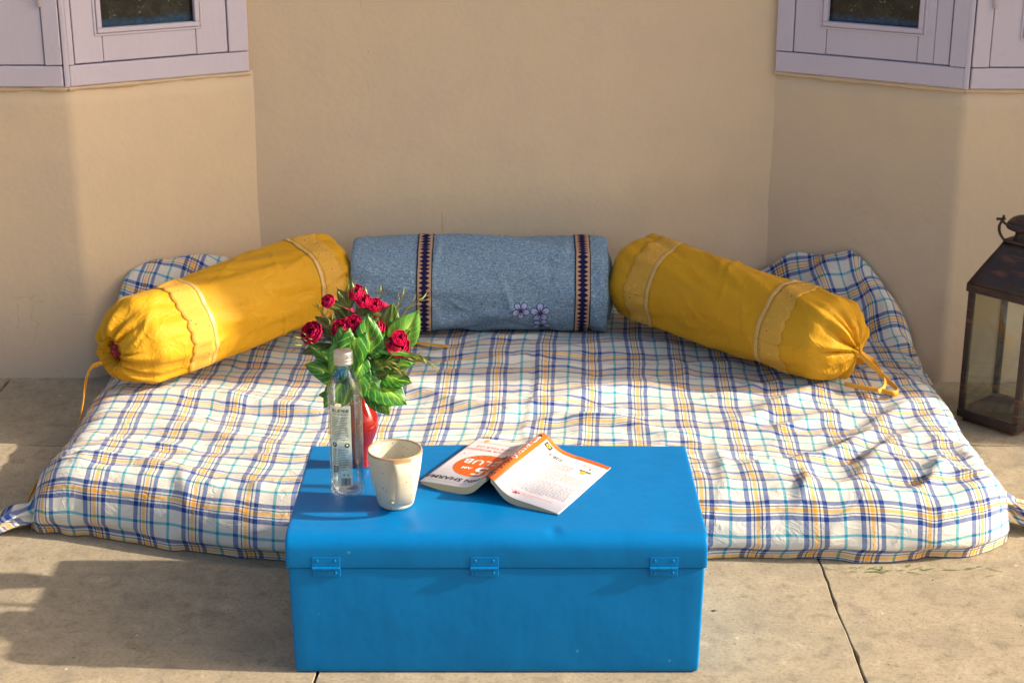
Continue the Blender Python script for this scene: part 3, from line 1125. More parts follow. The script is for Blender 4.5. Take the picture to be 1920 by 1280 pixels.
# ---------------------------------------------------------------- bolsters
class Bolster:
    """Local frame: x along the axis from the gathered end (x=0) to the far end, z up."""
    def __init__(self, L, R, seed, amp=0.006, hole=0.020, dome=0.065, pleat=1.0, gathered_far=True):
        self.L, self.R, self.seed, self.amp, self.hole, self.pleat = L, R, seed, amp, hole, pleat
        r = [hole * 0.9, hole, max(0.035, hole + 0.008), 0.055, 0.075, 0.093, R * 0.965, R]
        x = [0.022, 0.006, 0.000, 0.006, 0.016, 0.034, dome * 0.95, dome + 0.045]
        if hole < 0.012:
            x[0], x[1] = 0.006, -0.010
        near = np.stack([x, r], 1)
        near = smooth_curve(near, 46)
        far = np.stack([[L - dome - 0.045, L - dome * 0.8, L - 0.022, L - 0.008, L, L + 0.002], [R, R * 0.97, R * 0.80, R * 0.55, R * 0.28, 0.004]], 1)
        far = smooth_curve(far, 30)
        body = np.stack([np.linspace(near[-1, 0], far[0, 0], 90)[1:-1], np.full(88, R)], 1)
        self.prof = np.concatenate([near, body, far])
        self.n_near = 46
        r_ = np.random.default_rng(seed)
        self.folds = []
        for _ in range(40):
            self.folds.append((r_.uniform(0.02, L - 0.03), r_.uniform(0, 2 * PI), r_.normal(0.9, 0.5) * r_.choice([-1, 1]), r_.uniform(0.05, 0.16), r_.uniform(0.005, 0.013), r_.uniform(0.002, 0.0072)))
        self.extra = []

    def radial(self, x, r, th):
        """radius with wrinkles, sag and pleats"""
        R, s = self.R, self.seed
        out = np.zeros(np.broadcast(x, r, th).shape)
        xx = np.broadcast_to(x, out.shape)
        rr = np.broadcast_to(r, out.shape)
        tt = np.broadcast_to(th, out.shape)
        cyc = np.stack([np.cos(tt), np.sin(tt)], 0)
        out = out + self.amp * value_noise(xx * 6 + 3 * cyc[0] + 9, 2.2 * cyc[1] + xx * 1.5 + 4, s)
        out = out + 0.35 * self.amp * value_noise(xx * 17 + 6 * cyc[0] + 9, 6 * cyc[1] + 4, s + 1)
        for (x0, t0, ang, ln, w, h) in list(self.folds) + list(self.extra):
            da = (tt - t0 + PI) % (2 * PI) - PI
            u = (xx - x0) * math.cos(ang) + da * R * math.sin(ang)
            v = -(xx - x0) * math.sin(ang) + da * R * math.cos(ang)
            side = np.where(v > 0, 1.0, 1.7)
            out = out + h * np.exp(-(v * side / w) ** 2) * np.exp(-(u / ln * 2) ** 2)
        out = out * sstep(0.02, 0.07, rr)
        # pleats running into the drawstring
        N = 13
        wv = tt + 0.16 * np.sin(3 * tt + s) + 0.10 * np.sin(7 * tt + 2 * s)
        ridge = 1 - 2 * np.abs(np.sin(N * wv / 2)) ** 0.7
        ridge2 = 1 - 2 * np.abs(np.sin(23 * wv / 2 + 1)) ** 0.8
        reach = 0.085 + 0.05 * np.sin(5 * tt + s) + 0.03 * np.sin(2 * tt)
        on_near = sstep(reach + 0.05, 0.0, xx + 0.35 * rr)
        out = out - self.pleat * on_near * (0.0085 * ridge * np.minimum(1, rr / 0.05) + 0.0035 * ridge2 * np.minimum(1, rr / 0.03) * sstep(0.09, 0.03, rr))
        return np.maximum(rr + out, 0.003)

    def surf(self, x, r, th):
        q = self.radial(x, r, th)
        # pleats on the flat face also push along the axis
        zz = q * np.sin(th)
        yy = q * np.cos(th)
        zz = np.where(zz < -0.72 * self.R, -0.72 * self.R + (zz + 0.72 * self.R) * 0.45, zz)
        face = sstep(0.95 * self.R, 0.3 * self.R, np.broadcast_to(r, q.shape)) * (np.broadcast_to(x, q.shape) < self.L / 2)
        xx = np.broadcast_to(x, q.shape) + face * (np.broadcast_to(r, q.shape) - q) * 1.1
        return np.stack([xx, yy, zz], -1)

    def cover(self, mat, parent, n=150):
        th = np.linspace(0, 2 * PI, n + 1)
        p = self.prof
        P = self.surf(p[:, 0][:, None], p[:, 1][:, None], th[None])
        arc = np.concatenate([[0], np.cumsum(np.linalg.norm(np.diff(p, axis=0), axis=1))])
        uv = np.zeros(P.shape[:2] + (2,))
        uv[..., 0] = arc[:, None]
        uv[..., 1] = th[None] * self.R
        return obj('cover', grid_mesh('cover', P, uv), mat, parent)

    def r_at(self, x):
        k = np.argmax(self.prof[:, 1] > self.R * 0.9)
        return np.interp(x, self.prof[k:, 0], self.prof[k:, 1])

    def wrap(self, name, x0, x1, mat, parent, off=0.0013, n=220, m=7, edge0=None, thick=0.0009, uvscale=True, bulge=0.0):
        th = np.linspace(0, 2 * PI, n + 1)
        q = np.linspace(0, 1, m)
        lo = x0 + (edge0(th) if edge0 is not None else 0 * th)
        xg = lo[None] + (x1 - lo)[None] * q[:, None]
        rg = self.r_at(xg)
        P = self.surf(xg, rg, th[None].repeat(m, 0))
        cen = P.copy()
        cen[..., 1:] = 0
        d = P - cen
        ln = np.linalg.norm(d, axis=2, keepdims=True)
        o_ = off + bulge * np.sin(q * PI)[:, None, None]
        P = cen + d * (1 + o_ / ln)
        uv = np.zeros(P.shape[:2] + (2,))
        if uvscale:
            uv[..., 0] = xg - x0
            uv[..., 1] = th[None] * self.R
        else:
            uv[..., 0] = q[:, None]
            uv[..., 1] = th[None] * self.R
        o = obj(name, grid_mesh(name, P, uv), mat, parent)
        sm = o.modifiers.new('thick', 'SOLIDIFY')
        sm.thickness = thick
        sm.offset = 1
        return o


def place_axis(root, a, b):
    a, b = Vector(a), Vector(b)
    x = (b - a).normalized()
    z = (Vector((0, 0, 1)) - x * x.z).normalized()
    y = z.cross(x)
    root.matrix_world = Matrix(((x.x, y.x, z.x, a.x), (x.y, y.y, z.y, a.y), (x.z, y.z, z.z, a.z), (0, 0, 0, 1)))
    return root


def scallop(n, amp):
    return lambda th: -amp * np.abs(np.sin(n * th / 2)) ** 0.7


def yellow_bolster(label, a, b, seed, xs_near, xs_far, hole, extra):
    L = (Vector(b) - Vector(a)).length
    root = thing('bolster', label, 'bolster cushion', a, 0, 'mustard bolsters on the mattress')
    place_axis(root, a, b)
    B = Bolster(L, 0.117, seed, 0.009, hole)
    B.extra = extra
    B.cover(M_YEL, root)
    for x0, x1, flip in ((xs_near[0], xs_near[1], False), (xs_far[0], xs_far[1], True)):
        if not flip:
            B.wrap('lace_band', x0, x1, M_LACE, root, edge0=scallop(26, 0.007))
            B.wrap('satin_ribbon', x1 + 0.001, x1 + 0.0125, M_RIB, root, 0.0016, bulge=0.0006)
        else:
            B.wrap('lace_band', x1, x0, M_LACE, root, edge0=lambda th: 0.007 * np.abs(np.sin(13 * th)) ** 0.7)
            B.wrap('satin_ribbon', x0 - 0.0125, x0 - 0.001, M_RIB, root, 0.0016, bulge=0.0006)
    return root, B


LA, LB = (-0.972, 3.885, 0.234), (-0.476, 4.425, 0.280)
left_b, LBo = yellow_bolster('mustard bolster with a red dotted core in its open gathered end, behind the flowers', LA, LB, 21,
                             (0.150, 0.212), (0.590, 0.652), 0.030,
                             [(0.40, 2.15, 0.05, 0.40, 0.020, 0.010), (0.32, 1.75, 0.4, 0.16, 0.012, 0.006), (0.45, 0.95, 0.75, 0.14, 0.010, 0.005), (0.40, 1.4, -0.6, 0.12, 0.009, 0.005)])
RA, RB = (0.838, 3.906, 0.234), (0.312, 4.425, 0.272)
right_b, RBo = yellow_bolster('mustard bolster with its end drawn tightly shut and looped tie, right of the blue bolster', RA, RB, 34,
                              (0.135, 0.195), (0.575, 0.640), 0.009,
                              [(0.38, 1.55, 1.25, 0.20, 0.010, 0.005), (0.34, 1.1, 0.5, 0.12, 0.012, 0.004), (0.12, 1.0, 0.2, 0.10, 0.012, 0.006)])


def local(root, pts):
    Mi = root.matrix_world.inverted()
    return [tuple(Mi @ Vector(p)) for p in pts]


# left bolster: red core seen through the opening, frilled casing and hanging tie
core = lathe('red_core', [(0.0001, -0.012), (0.012, -0.009), (0.024, 0.001), (0.031, 0.016)], M_RED_DOT, left_b, 24)
core.rotation_euler = (0, PI / 2, 0)
core.location = (0.006, 0, 0)
th = np.linspace(0, 2 * PI, 97)
frill = []
for k, (x, r) in enumerate([(0.012, 0.031), (0.0, 0.034), (-0.012, 0.039), (-0.022, 0.045), (-0.018, 0.048)]):
    side = 0.25 + 0.75 * sstep(-0.2, 0.9, np.cos(th - 5.5))       # only flares out on the low outer side
    rr = 0.030 + (r - 0.030) * side + 0.0022 * np.sin(17 * th) * (k > 0)
    frill.append(np.stack([x * side + 0.002 * np.sin(11 * th) * (k > 1), rr * np.cos(th), rr * np.sin(th)], -1))
fo = obj('casing_frill', grid_mesh('casing_frill', np.array(frill)), M_YEL, left_b)
fs = fo.modifiers.new('thick', 'SOLIDIFY')
fs.thickness = 0.003
ribbon_obj('drawstring', local(left_b, [(-1.000, 3.868, 0.215), (-1.025, 3.862, 0.205), (-1.042, 3.858, 0.170), (-1.050, 3.856, 0.12), (-1.064, 3.854, 0.065), (-1.075, 3.84, 0.03)]), 0.014, M_STRAP, left_b, 40,
           local(Matrix and left_b, [(0, 0, 0), (0, 0, 0)]) and (0.7, 0.7, 0.1), 0.0015, 0.0)
ribbon_obj('drawstring', local(left_b, [(-1.002, 3.872, 0.210), (-1.030, 3.866, 0.196), (-1.047, 3.865, 0.14), (-1.060, 3.862, 0.09), (-1.068, 3.862, 0.05)]), 0.012, M_STRAP, left_b, 40, (0.6, 0.6, 0.4))
zz_ = 0.142
ribbon_obj('drawstring', local(left_b, [(-0.42, 4.28, zz_ + 0.02), (-0.33, 4.245, zz_), (-0.25, 4.225, zz_ - 0.004), (-0.165, 4.20, zz_ - 0.006)]), 0.016, M_STRAP, left_b, 30, local(left_b, [(-0.972, 4.885, 0.232)])[0])

# right bolster: casing knot and loop of tie
kn = []
for k, (x, r) in enumerate([(0.004, 0.0085), (-0.006, 0.013), (-0.013, 0.017), (-0.018, 0.013), (-0.016, 0.004)]):
    rr = r * (1 + 0.22 * np.sin(9 * th) + 0.1 * np.sin(5 * th))
    kn.append(np.stack([x + 0.003 * np.sin(7 * th), rr * np.cos(th), rr * np.sin(th)], -1))
obj('casing_frill', grid_mesh('casing_frill', np.array(kn)), M_YEL, right_b)
ribbon_obj('drawstring', local(right_b, [(0.850, 3.895, 0.225), (0.885, 3.89, 0.195), (0.925, 3.885, 0.158), (0.948, 3.875, 0.138), (0.935, 3.855, 0.136), (0.90, 3.862, 0.141), (0.86, 3.872, 0.145), (0.82, 3.895, 0.145)]), 0.013, M_STRAP, right_b, 60, (0.2, 0.3, 1.0))
ribbon_obj('drawstring', local(right_b, [(0.850, 3.897, 0.228), (0.892, 3.905, 0.20), (0.915, 3.89, 0.172), (0.914, 3.87, 0.150), (0.895, 3.852, 0.141)]), 0.011, M_STRAP, right_b, 40, (0.5, 0.5, 1.0))

# blue bolster
blue_root = thing('bolster', 'slubbed blue bolster with two zigzag borders and embroidered blossoms, between the mustard ones', 'bolster cushion', (-0.440, 4.425, 0.253))
BB = Bolster(0.735, 0.136, 55, 0.011, 0.020, 0.030, 0.15)
BB.folds = BB.folds[:24]
BB.extra = [(0.545, 5.6, 1.2, 0.10, 0.010, -0.010), (0.52, 3.9, 0.35, 0.14, 0.012, -0.008), (0.56, 2.6, 1.5, 0.08, 0.006, -0.004), (0.36, 4.1, 0.2, 0.14, 0.014, 0.008),
            (0.695, 3.6, 1.2, 0.14, 0.014, 0.014), (0.685, 4.2, 1.0, 0.12, 0.012, -0.013), (0.70, 2.8, 1.5, 0.12, 0.010, 0.009), (0.07, 3.9, 0.9, 0.12, 0.012, 0.007), (0.25, 3.4, 1.1, 0.10, 0.012, 0.004)]
place_axis(blue_root, (-0.458, 4.412, 0.248), (0.277, 4.412, 0.238))
BB.cover(M_DENIM, blue_root, 180)
BB.wrap('border_band', 0.203, 0.245, M_BAND, blue_root, 0.0014, uvscale=False, m=9)
BB.wrap('border_band', 0.625, 0.667, M_BAND, blue_root, 0.0014, uvscale=False, m=9)
M_PETAL = simple('lilac_embroidery_thread', (0.36, 0.38, 0.62), 0.5, 0, 0.25, 300, 0.0006)
M_OUT = simple('navy_embroidery_thread', (0.02, 0.025, 0.10), 0.6, 0, 0.2, 200)


def blossom(cx, cth, rad, rot):
    V, F, MI = [], [], []
    def pt(dx, dt, off):
        x, t_ = cx + dx, cth + dt / BB.R
        p = BB.surf(np.array([x]), np.array([BB.R]), np.array([t_]))[0]
        n = np.array([0, p[1], p[2]])
        return p + n / np.linalg.norm(n) * off
    def patch(cu, cv, ax, ay, ang, off, mi):
        i0 = len(V)
        V.append(pt(cu, cv, off + 0.0008))
        n = 14
        for k in range(n):
            a = 2 * PI * k / n
            u, v = ax * math.cos(a), ay * math.sin(a) * (1 + 0.25 * math.cos(a))
            V.append(pt(cu + u * math.cos(ang) - v * math.sin(ang), cv + u * math.sin(ang) + v * math.cos(ang), off))
        for k in range(n):
            F.append((i0, i0 + 1 + k, i0 + 1 + (k + 1) % n))
            MI.append(mi)
    for k in range(5):
        a = rot + k * 2 * PI / 5
        cu, cv = math.cos(a) * rad * 0.58, math.sin(a) * rad * 0.58
        patch(cu, cv, rad * 0.44, rad * 0.36, a, 0.0010, 1)
        patch(cu, cv, rad * 0.37, rad * 0.28, a, 0.0016, 0)
        patch(math.cos(a) * rad * 0.32, math.sin(a) * rad * 0.32, rad * 0.22, rad * 0.045, a, 0.0026, 1)
    patch(0, 0, rad * 0.18, rad * 0.18, 0, 0.0030, 1)
    return obj('embroidered_blossom', mesh_from('embroidered_blossom', V, F, None, MI), [M_PETAL, M_OUT], blue_root)


# th: pi = towards the camera (local +y is away from it)
blossom(0.482, PI + 0.22, 0.024, 0.3)
blossom(0.534, PI + 0.27, 0.027, 0.9)
blossom(0.538, PI + 0.60, 0.025, 0.1)

# ---------------------------------------------------------------- trunk
TX, TY, TW, TD, TH = -0.028, 2.9625, 0.76, 0.431, 0.281
trunk = thing('trunk', 'bright blue painted tin trunk with three hinges, standing in front of the mattress', 'trunk', (TX, TY, 0))
SEAM = 0.218


def dents(x, y):
    d = 0.0009 * value_noise(x * 7 + 3, y * 7 + 1, 31) + 0.0005 * value_noise(x * 19, y * 19, 32)
    for (cx, cy, r, h) in ((-0.17, -0.165, 0.018, -0.002), (0.105, -0.19, 0.012, -0.0035), (0.115, -0.182, 0.010, 0.002), (0.33, -0.15, 0.04, -0.003), (0.22, 0.0, 0.012, -0.0012), (-0.3, 0.02, 0.05, -0.0015), (0.0, -0.17, 0.06, 0.0012)):
        d = d + h * np.exp(-((x - cx) ** 2 + (y - cy) ** 2) / r ** 2)
    return d


def trunk_lid():
    hw, hd, rf, rb = TW / 2 + 0.001, TD / 2, 0.028, 0.008
    prof = [(-hd + 0.001, SEAM + 0.0015), (-hd, SEAM + 0.006), (-hd, TH - rf)]
    for a in np.linspace(0, PI / 2, 10)[1:]:
        prof.append((-hd + rf * (1 - math.cos(a)), TH - rf + rf * math.sin(a)))
    for y in np.linspace(-hd + rf, hd - rb, 40)[1:]:
        prof.append((y, TH))
    for a in np.linspace(0, PI / 2, 6)[1:]:
        prof.append((hd - rb + rb * math.sin(a), TH - rb + rb * math.cos(a)))
    prof += [(hd, SEAM + 0.006), (hd - 0.001, SEAM + 0.0015)]
    prof = np.array(prof)
    xs_ = np.linspace(-hw, hw, 150)
    cols = [(-hw + 0.004, 0.010), (-hw + 0.0012, 0.004)] + [(x, 0.0) for x in np.linspace(-hw + 0.004, hw - 0.004, 150)] + [(hw - 0.0012, 0.004), (hw - 0.004, 0.010)]
    cols[0] = (-hw, 0.0026)
    cols[-1] = (hw, 0.0026)
    cols[1] = (-hw + 0.0007, 0.0008)
    cols[-2] = (hw - 0.0007, 0.0008)
    P = np.zeros((len(prof), len(cols), 3))
    cy, cz = 0.0, SEAM
    for i, (x, ins) in enumerate(cols):
        k = 1 - ins / 0.2
        P[:, i, 0] = x
        P[:, i, 1] = prof[:, 0] * (1 - ins / hd)
        P[:, i, 2] = cz + (prof[:, 1] - cz) * (1 - ins / (TH - SEAM))
    d = dents(P[..., 0], P[..., 1])
    top = sstep(TH - 0.05, TH - 0.012, P[..., 2])
    P[..., 2] += d * top + 0.002 * np.cos(P[..., 0] / hw * PI / 2) * top
    P[..., 1] += 0.0012 * value_noise(P[..., 0] * 9, P[..., 2] * 9, 40) * (1 - top)
    me = grid_mesh('lid', P)
    bm = bmesh.new()
    bm.from_mesh(me)
    bm.verts.ensure_lookup_table()
    n = len(cols)
    for side in (0, n - 1):
        bm.faces.new([bm.verts[r * n + side] for r in range(len(prof))])
    bmesh.ops.recalc_face_normals(bm, faces=bm.faces[:])
    bm.to_mesh(me)
    bm.free()
    return obj('lid', me, M_BLUE, trunk)


def trunk_body():
    hw, hd = TW / 2 - 0.0025, TD / 2 - 0.0042
    rc = 0.0055
    zs = [0.0015, 0.0015, 0.003, 0.006, 0.011] + list(np.linspace(0.04, SEAM - 0.012, 14)) + [SEAM - 0.004, SEAM]
    ins = [0.02, 0.0075, 0.0055, 0.0042, 0.0035] + list(np.linspace(0.003, 0.0, 14)) + [0.0, 0.0]
    ring = []
    N = 60
    for sx, sy, a0 in ((1, -1, -PI / 2), (1, 1, 0), (-1, 1, PI / 2), (-1, -1, PI)):
        for a in np.linspace(a0, a0 + PI / 2, 6):
            ring.append((sx * (hw - rc) + rc * math.cos(a), sy * (hd - rc) + rc * math.sin(a)))
    pts = []
    for k in range(len(ring)):
        p, q = np.array(ring[k]), np.array(ring[(k + 1) % len(ring)])
        n = max(1, int(np.linalg.norm(q - p) / 0.02))
        for j in range(n):
            pts.append(p + (q - p) * j / n)
    pts = np.array(pts)
    P = np.zeros((len(zs), len(pts), 3))
    for r, (z, i) in enumerate(zip(zs, ins)):
        P[r, :, 0] = pts[:, 0] * (1 - i / hw)
        P[r, :, 1] = pts[:, 1] * (1 - i / hd)
        P[r, :, 2] = z
    w = np.sin(np.clip(P[..., 2] / SEAM, 0, 1) * PI)
    P[..., 1] += (np.sign(P[..., 1]) * 0.002 + 0.0018 * value_noise(P[..., 0] * 6, P[..., 2] * 8, 44)) * w * (np.abs(P[..., 1]) > hd - 0.02)
    me = grid_mesh('body', P, None, True)
    bm = bmesh.new()
    bm.from_mesh(me)
    bm.verts.ensure_lookup_table()
    bm.faces.new([bm.verts[i] for i in range(len(pts))][::-1])
    bm.faces.new([bm.verts[(len(zs) - 1) * len(pts) + i] for i in range(len(pts))])
    bmesh.ops.recalc_face_normals(bm, faces=bm.faces[:])
    bm.to_mesh(me)
    bm.free()
    return obj('body', me, M_BLUE, trunk)


trunk_lid()
trunk_body()
rivet_me = None
for hx in (-0.336, -0.050, 0.2745):
    x = hx - TX
    y0 = -TD / 2 + 0.0002
    bm = bmesh.new()
    bm_box(bm, x - 0.0255, x + 0.0255, y0 - 0.0014, y0 + 0.001, SEAM + 0.004, SEAM + 0.0235)
    hg = bm_obj('hinge', bm, M_BLUE, trunk, False, 0.0006, 1)
    bm = bmesh.new()
    bm_box(bm, x - 0.0245, x + 0.0255, y0 + 0.0006, y0 + 0.006, SEAM - 0.0155, SEAM + 0.001)
    bm_obj('hinge_leaf', bm, M_BLUE, hg, False, 0.0006, 1)
    for a, b in ((-0.0255, -0.012), (-0.0117, 0.0117), (0.012, 0.0255)):
        bm = bmesh.new()
        bmesh.ops.create_cone(bm, cap_ends=True, segments=14, radius1=0.0031, radius2=0.0031, depth=b - a - 0.00005,
                              matrix=Matrix.Translation((x + (a + b) / 2, y0 - 0.0026, SEAM + 0.0022)) @ Matrix.Rotation(PI / 2, 4, 'Y'))
        bm_obj('knuckle', bm, M_BLUE, hg, False, 0.0004, 1)
    for dx, dz, yy in ((-0.0165, 0.0165, -0.0014), (0.0160, 0.0165, -0.0014), (0.0165, -0.0085, 0.0006), (-0.0160, -0.0095, 0.0006)):
        if rivet_me is None:
            bm = bmesh.new()
            bmesh.ops.create_uvsphere(bm, u_segments=12, v_segments=8, radius=0.0027, matrix=Matrix.Diagonal((1, 0.40, 1, 1)))
            rv = bm_obj('rivet', bm, M_BLUE, hg, True)
            rivet_me = rv.data
        else:
            rv = bpy.data.objects.new('rivet', rivet_me)
            COL.objects.link(rv)
            rv.parent = hg
        rv.location = (x + dx, y0 + yy, SEAM + dz)

T = TH + 0.0022

# ---------------------------------------------------------------- text helper
def text_geo(s, size, align='CENTER', shear=0.0, spacing=1.0):
    cu = bpy.data.curves.new('lettering', 'FONT')
    cu.body = s
    cu.size = size
    cu.align_x = align
    cu.align_y = 'CENTER'
    cu.space_character = spacing
    cu.shear = shear
    cu.offset = size * 0.018
    cu.resolution_u = 2
    o = bpy.data.objects.new('lettering', cu)
    COL.objects.link(o)
    dg = bpy.context.evaluated_depsgraph_get()
    dg.update()
    me = o.evaluated_get(dg).to_mesh()
    V = np.array([v.co[:2] for v in me.vertices]) if len(me.vertices) else np.zeros((0, 2))
    F = [tuple(p.vertices) for p in me.polygons]
    o.evaluated_get(dg).to_mesh_clear()
    bpy.data.objects.remove(o)
    bpy.data.curves.remove(cu)
    return V, F


class Print:
    """Collects flat print (letters, bars, discs) in 2D and lays it on a surface map."""
    def __init__(self):
        self.V, self.F, self.MI = [], [], []

    def add(self, V, F, mi=0, at=(0, 0), rot=0.0, lift=0):
        c, s = math.cos(rot), math.sin(rot)
        i0 = len(self.V)
        for x, y in V:
            self.V.append((at[0] + x * c - y * s, at[1] + x * s + y * c, lift))
        for f in F:
            self.F.append(tuple(i0 + i for i in f))
            self.MI.append(mi)

    def text(self, s, size, at, rot=0.0, mi=0, align='CENTER', lift=2, spacing=1.0):
        V, F = text_geo(s, size, align, 0, spacing)
        self.add(V, F, mi, at, rot, lift)

    def rect(self, x0, x1, y0, y1, mi=0, lift=1, n=1):
        for k in range(n):
            a, b = x0 + (x1 - x0) * k / n, x0 + (x1 - x0) * (k + 1) / n
            self.add([(a, y0), (b, y0), (b, y1), (a, y1)], [(0, 1, 2, 3)], mi, (0, 0), 0, lift)

    def fan(self, cx, cy, r, a0, a1, mi=0, lift=1, rings=4, n=2):
        for j in range(rings):
            r0, r1 = r * j / rings, r * (j + 1) / rings
            for k in range(n):
                p, q = a0 + (a1 - a0) * k / n, a0 + (a1 - a0) * (k + 1) / n
                self.add([(r0 * math.cos(p), r0 * math.sin(p)), (r1 * math.cos(p), r1 * math.sin(p)), (r1 * math.cos(q), r1 * math.sin(q)), (r0 * math.cos(q), r0 * math.sin(q))], [(0, 1, 2, 3)], mi, (cx, cy), 0, lift)

    def build(self, name, fn, mats, parent, step=0.0002):
        V = [fn(x, y, 0.0003 + step * l) for x, y, l in self.V]
        return obj(name, mesh_from(name, V, self.F, None, self.MI), mats, parent, False)


def ink(name, c, rough=0.5):
    return simple(name, c, rough)


INK_BLACK = ink('black_ink', (0.02, 0.02, 0.025))
INK_GREY = ink('grey_ink', (0.16, 0.16, 0.20))
INK_PINK = ink('pink_ink', (0.75, 0.20, 0.17))
INK_ORANGE = ink('orange_ink', (0.78, 0.13, 0.01))
INK_DKOR = ink('deep_orange_ink', (0.62, 0.085, 0.01))
INK_RED = ink('red_ink', (0.55, 0.02, 0.02))
INK_WHITE = ink('white_ink', (0.8, 0.78, 0.75))
INK_YEL = ink('yellow_ink', (0.80, 0.42, 0.03))
INK_OLIVE = ink('olive_ink', (0.10, 0.12, 0.05))
M_PAGES = None


def mat_pages():
    t = NT('cream_page_edges')
    co = t.obj_co()
    v = t.xyz(t.uv())[1]
    ln = t.noise(t.scale(t.uv(), (8, 1400, 1)), 1.0, 2)
    c = t.mix(ln, (0.40, 0.34, 0.20), (0.66, 0.58, 0.38))
    t.set(Base_Color=c, Roughness=0.9)
    t.bump(ln, 0.4, 0.0008)
    return t.m


M_PAGES = mat_pages()
M_COVER = simple('white_laminated_card', (0.70, 0.66, 0.69), 0.34, 0, 0.02, 30)

# ---------------------------------------------------------------- book
BN, BF = Vector((-0.045, 2.900, 0)), Vector((0.063, 3.116, 0))
BLEN = (BF - BN).length
book = thing('book', 'open white and orange paperback lying face down on the blue trunk', 'book', (BN.x, BN.y, T))
sdir = (BF - BN).normalized()
book.rotation_euler = (0, 0, math.atan2(sdir.y, sdir.x) - PI / 2)     # local y along the spine (near to far), local x to the right
BW = 0.147
D_ = np.array([0.0, 0.006, 0.011, 0.016, 0.022, 0.032, 0.045, 0.062, 0.09, 0.12, BW])
ZB = np.array([0.0400, 0.0385, 0.034, 0.027, 0.0195, 0.0100, 0.0035, 0.0006, 0.0004, 0.0004, 0.0004])
TK = np.array([0.0090, 0.0100, 0.0115, 0.0130, 0.0140, 0.0150, 0.0150, 0.0140, 0.0110, 0.0070, 0.0024])
ds = np.linspace(0, BW, 60)
zb_s, tk_s = np.interp(ds, D_, ZB), np.interp(ds, D_, TK)
ker = np.array([1, 2, 3, 2, 1]) / 9.0
for _ in range(3):
    zb_s = np.concatenate([zb_s[:2], np.convolve(zb_s, ker, 'valid'), zb_s[-2:]])
    tk_s = np.concatenate([tk_s[:2], np.convolve(tk_s, ker, 'valid'), tk_s[-2:]])


tk_l = tk_s + 0.0090 * np.clip((ds - 0.045) / (BW - 0.045), 0, 1)


def cover_z(d):
    d = np.asarray(d, float)
    return np.where(d < 0, np.interp(-d, ds, zb_s + tk_l), np.interp(d, ds, zb_s + tk_s))


def book_pt(side):
    def fn(x, y, off):
        e = 0.0015
        sl = float(cover_z(x + e) - cover_z(x - e)) / (2 * e)
        n = Vector((-sl, 0, 1)).normalized()
        return (x + n.x * off, y, float(cover_z(x)) + n.z * off)
    return fn


def half_block(side):
    rows = []
    for k in range(60):
        if ds[k] < 0.0035:
            continue
        rows.append((ds[k], zb_s[k] + (0.0 if side > 0 else 0.006 * max(0.0, (ds[k] - 0.09) / (BW - 0.09)) ** 2), zb_s[k] + (tk_s if side > 0 else tk_l)[k] - 0.0006))
    y0, y1 = 0.0012, BLEN - 0.0012
    V, F, UV = [], [], []
    n = len(rows)
    for (d, b, t_) in rows:
        fo = 0.0016 if d == rows[-1][0] else 0
        for y in (y0, y1):
            V += [(side * (d - fo), y, b), (side * (d - fo), y, t_)]
            UV += [(y, b), (y, t_)]
    for k in range(n - 1):
        a, c = k * 4, (k + 1) * 4
        F += [(a, c, c + 1, a + 1), (a + 2, a + 3, c + 3, c + 2), (a, a + 2, c + 2, c), (a + 1, c + 1, c + 3, a + 3)]
    F += [(0, 1, 3, 2), ((n - 1) * 4, (n - 1) * 4 + 2, (n - 1) * 4 + 3, (n - 1) * 4 + 1)]
    me = mesh_from('page_block', V, F, UV)
    bm = bmesh.new()
    bm.from_mesh(me)
    bmesh.ops.recalc_face_normals(bm, faces=bm.faces[:])
    bm.to_mesh(me)
    bm.free()
    return obj('page_block', me, M_PAGES, book, False)


half_block(-1)
half_block(1)


def cover_sheet(name, d0, d1, mat, n=40):
    q = np.linspace(d0, d1, n)
    P = np.zeros((2, n, 3))
    for j, y in enumerate((0.0, BLEN)):
        P[j, :, 0] = q
        P[j, :, 1] = y
        P[j, :, 2] = cover_z(q)
    o = obj(name, grid_mesh(name, P), mat, book)
    s = o.modifiers.new('thick', 'SOLIDIFY')
    s.thickness = 0.0006
    s.offset = -1
    return o


SP = 0.0125
front = cover_sheet('front_cover', -BW, -SP, M_COVER)
back = cover_sheet('back_cover', SP, BW, M_COVER)
spine = cover_sheet('spine', -SP - 0.0002, SP + 0.0002, INK_ORANGE, 17)

# front cover print; seen from the reader's side the book is upside down, so text is turned half round
pr = Print()
cxc, cyc = -0.070, 0.106
for k in range(48):
    a = 2 * PI * k / 48
    pr.fan(cxc, cyc, 0.055, a, a + 2 * PI / 48, 2 if k % 2 else 3, 1, 5, 1)
pr.text('ROBIN SHARMA', 0.0205, (-0.078, 0.030), PI, 0, 'CENTER', 2, 1.0)
pr.text('5', 0.058, (-0.060, 0.082), PI, 4, 'CENTER', 3)
pr.text('AM', 0.015, (-0.092, 0.088), PI, 4, 'CENTER', 3)
pr.text('CLUB', 0.032, (-0.072, 0.122), PI, 4, 'CENTER', 3, 1.1)
pr.text('THE', 0.011, (-0.034, 0.072), PI, 4, 'CENTER', 3)
pr.text('OWN YOUR MORNING', 0.0115, (-0.079, 0.183), PI, 5, 'CENTER', 2, 1.05)
pr.text('ELEVATE YOUR LIFE', 0.0105, (-0.079, 0.199), PI, 5, 'CENTER', 2, 1.05)
pr.fan(-0.120, 0.229, 0.0055, 0, 2 * PI, 6, 1, 2, 16)
pr.rect(-0.135, -0.03, 0.2195, 0.2203, 1, 1, 14)
pr.rect(-0.138, -0.030, 0.0120, 0.0126, 1, 1, 14)
pr.fan(-0.133, 0.155, 0.0018, 0, 2 * PI, 1, 1, 1, 10)
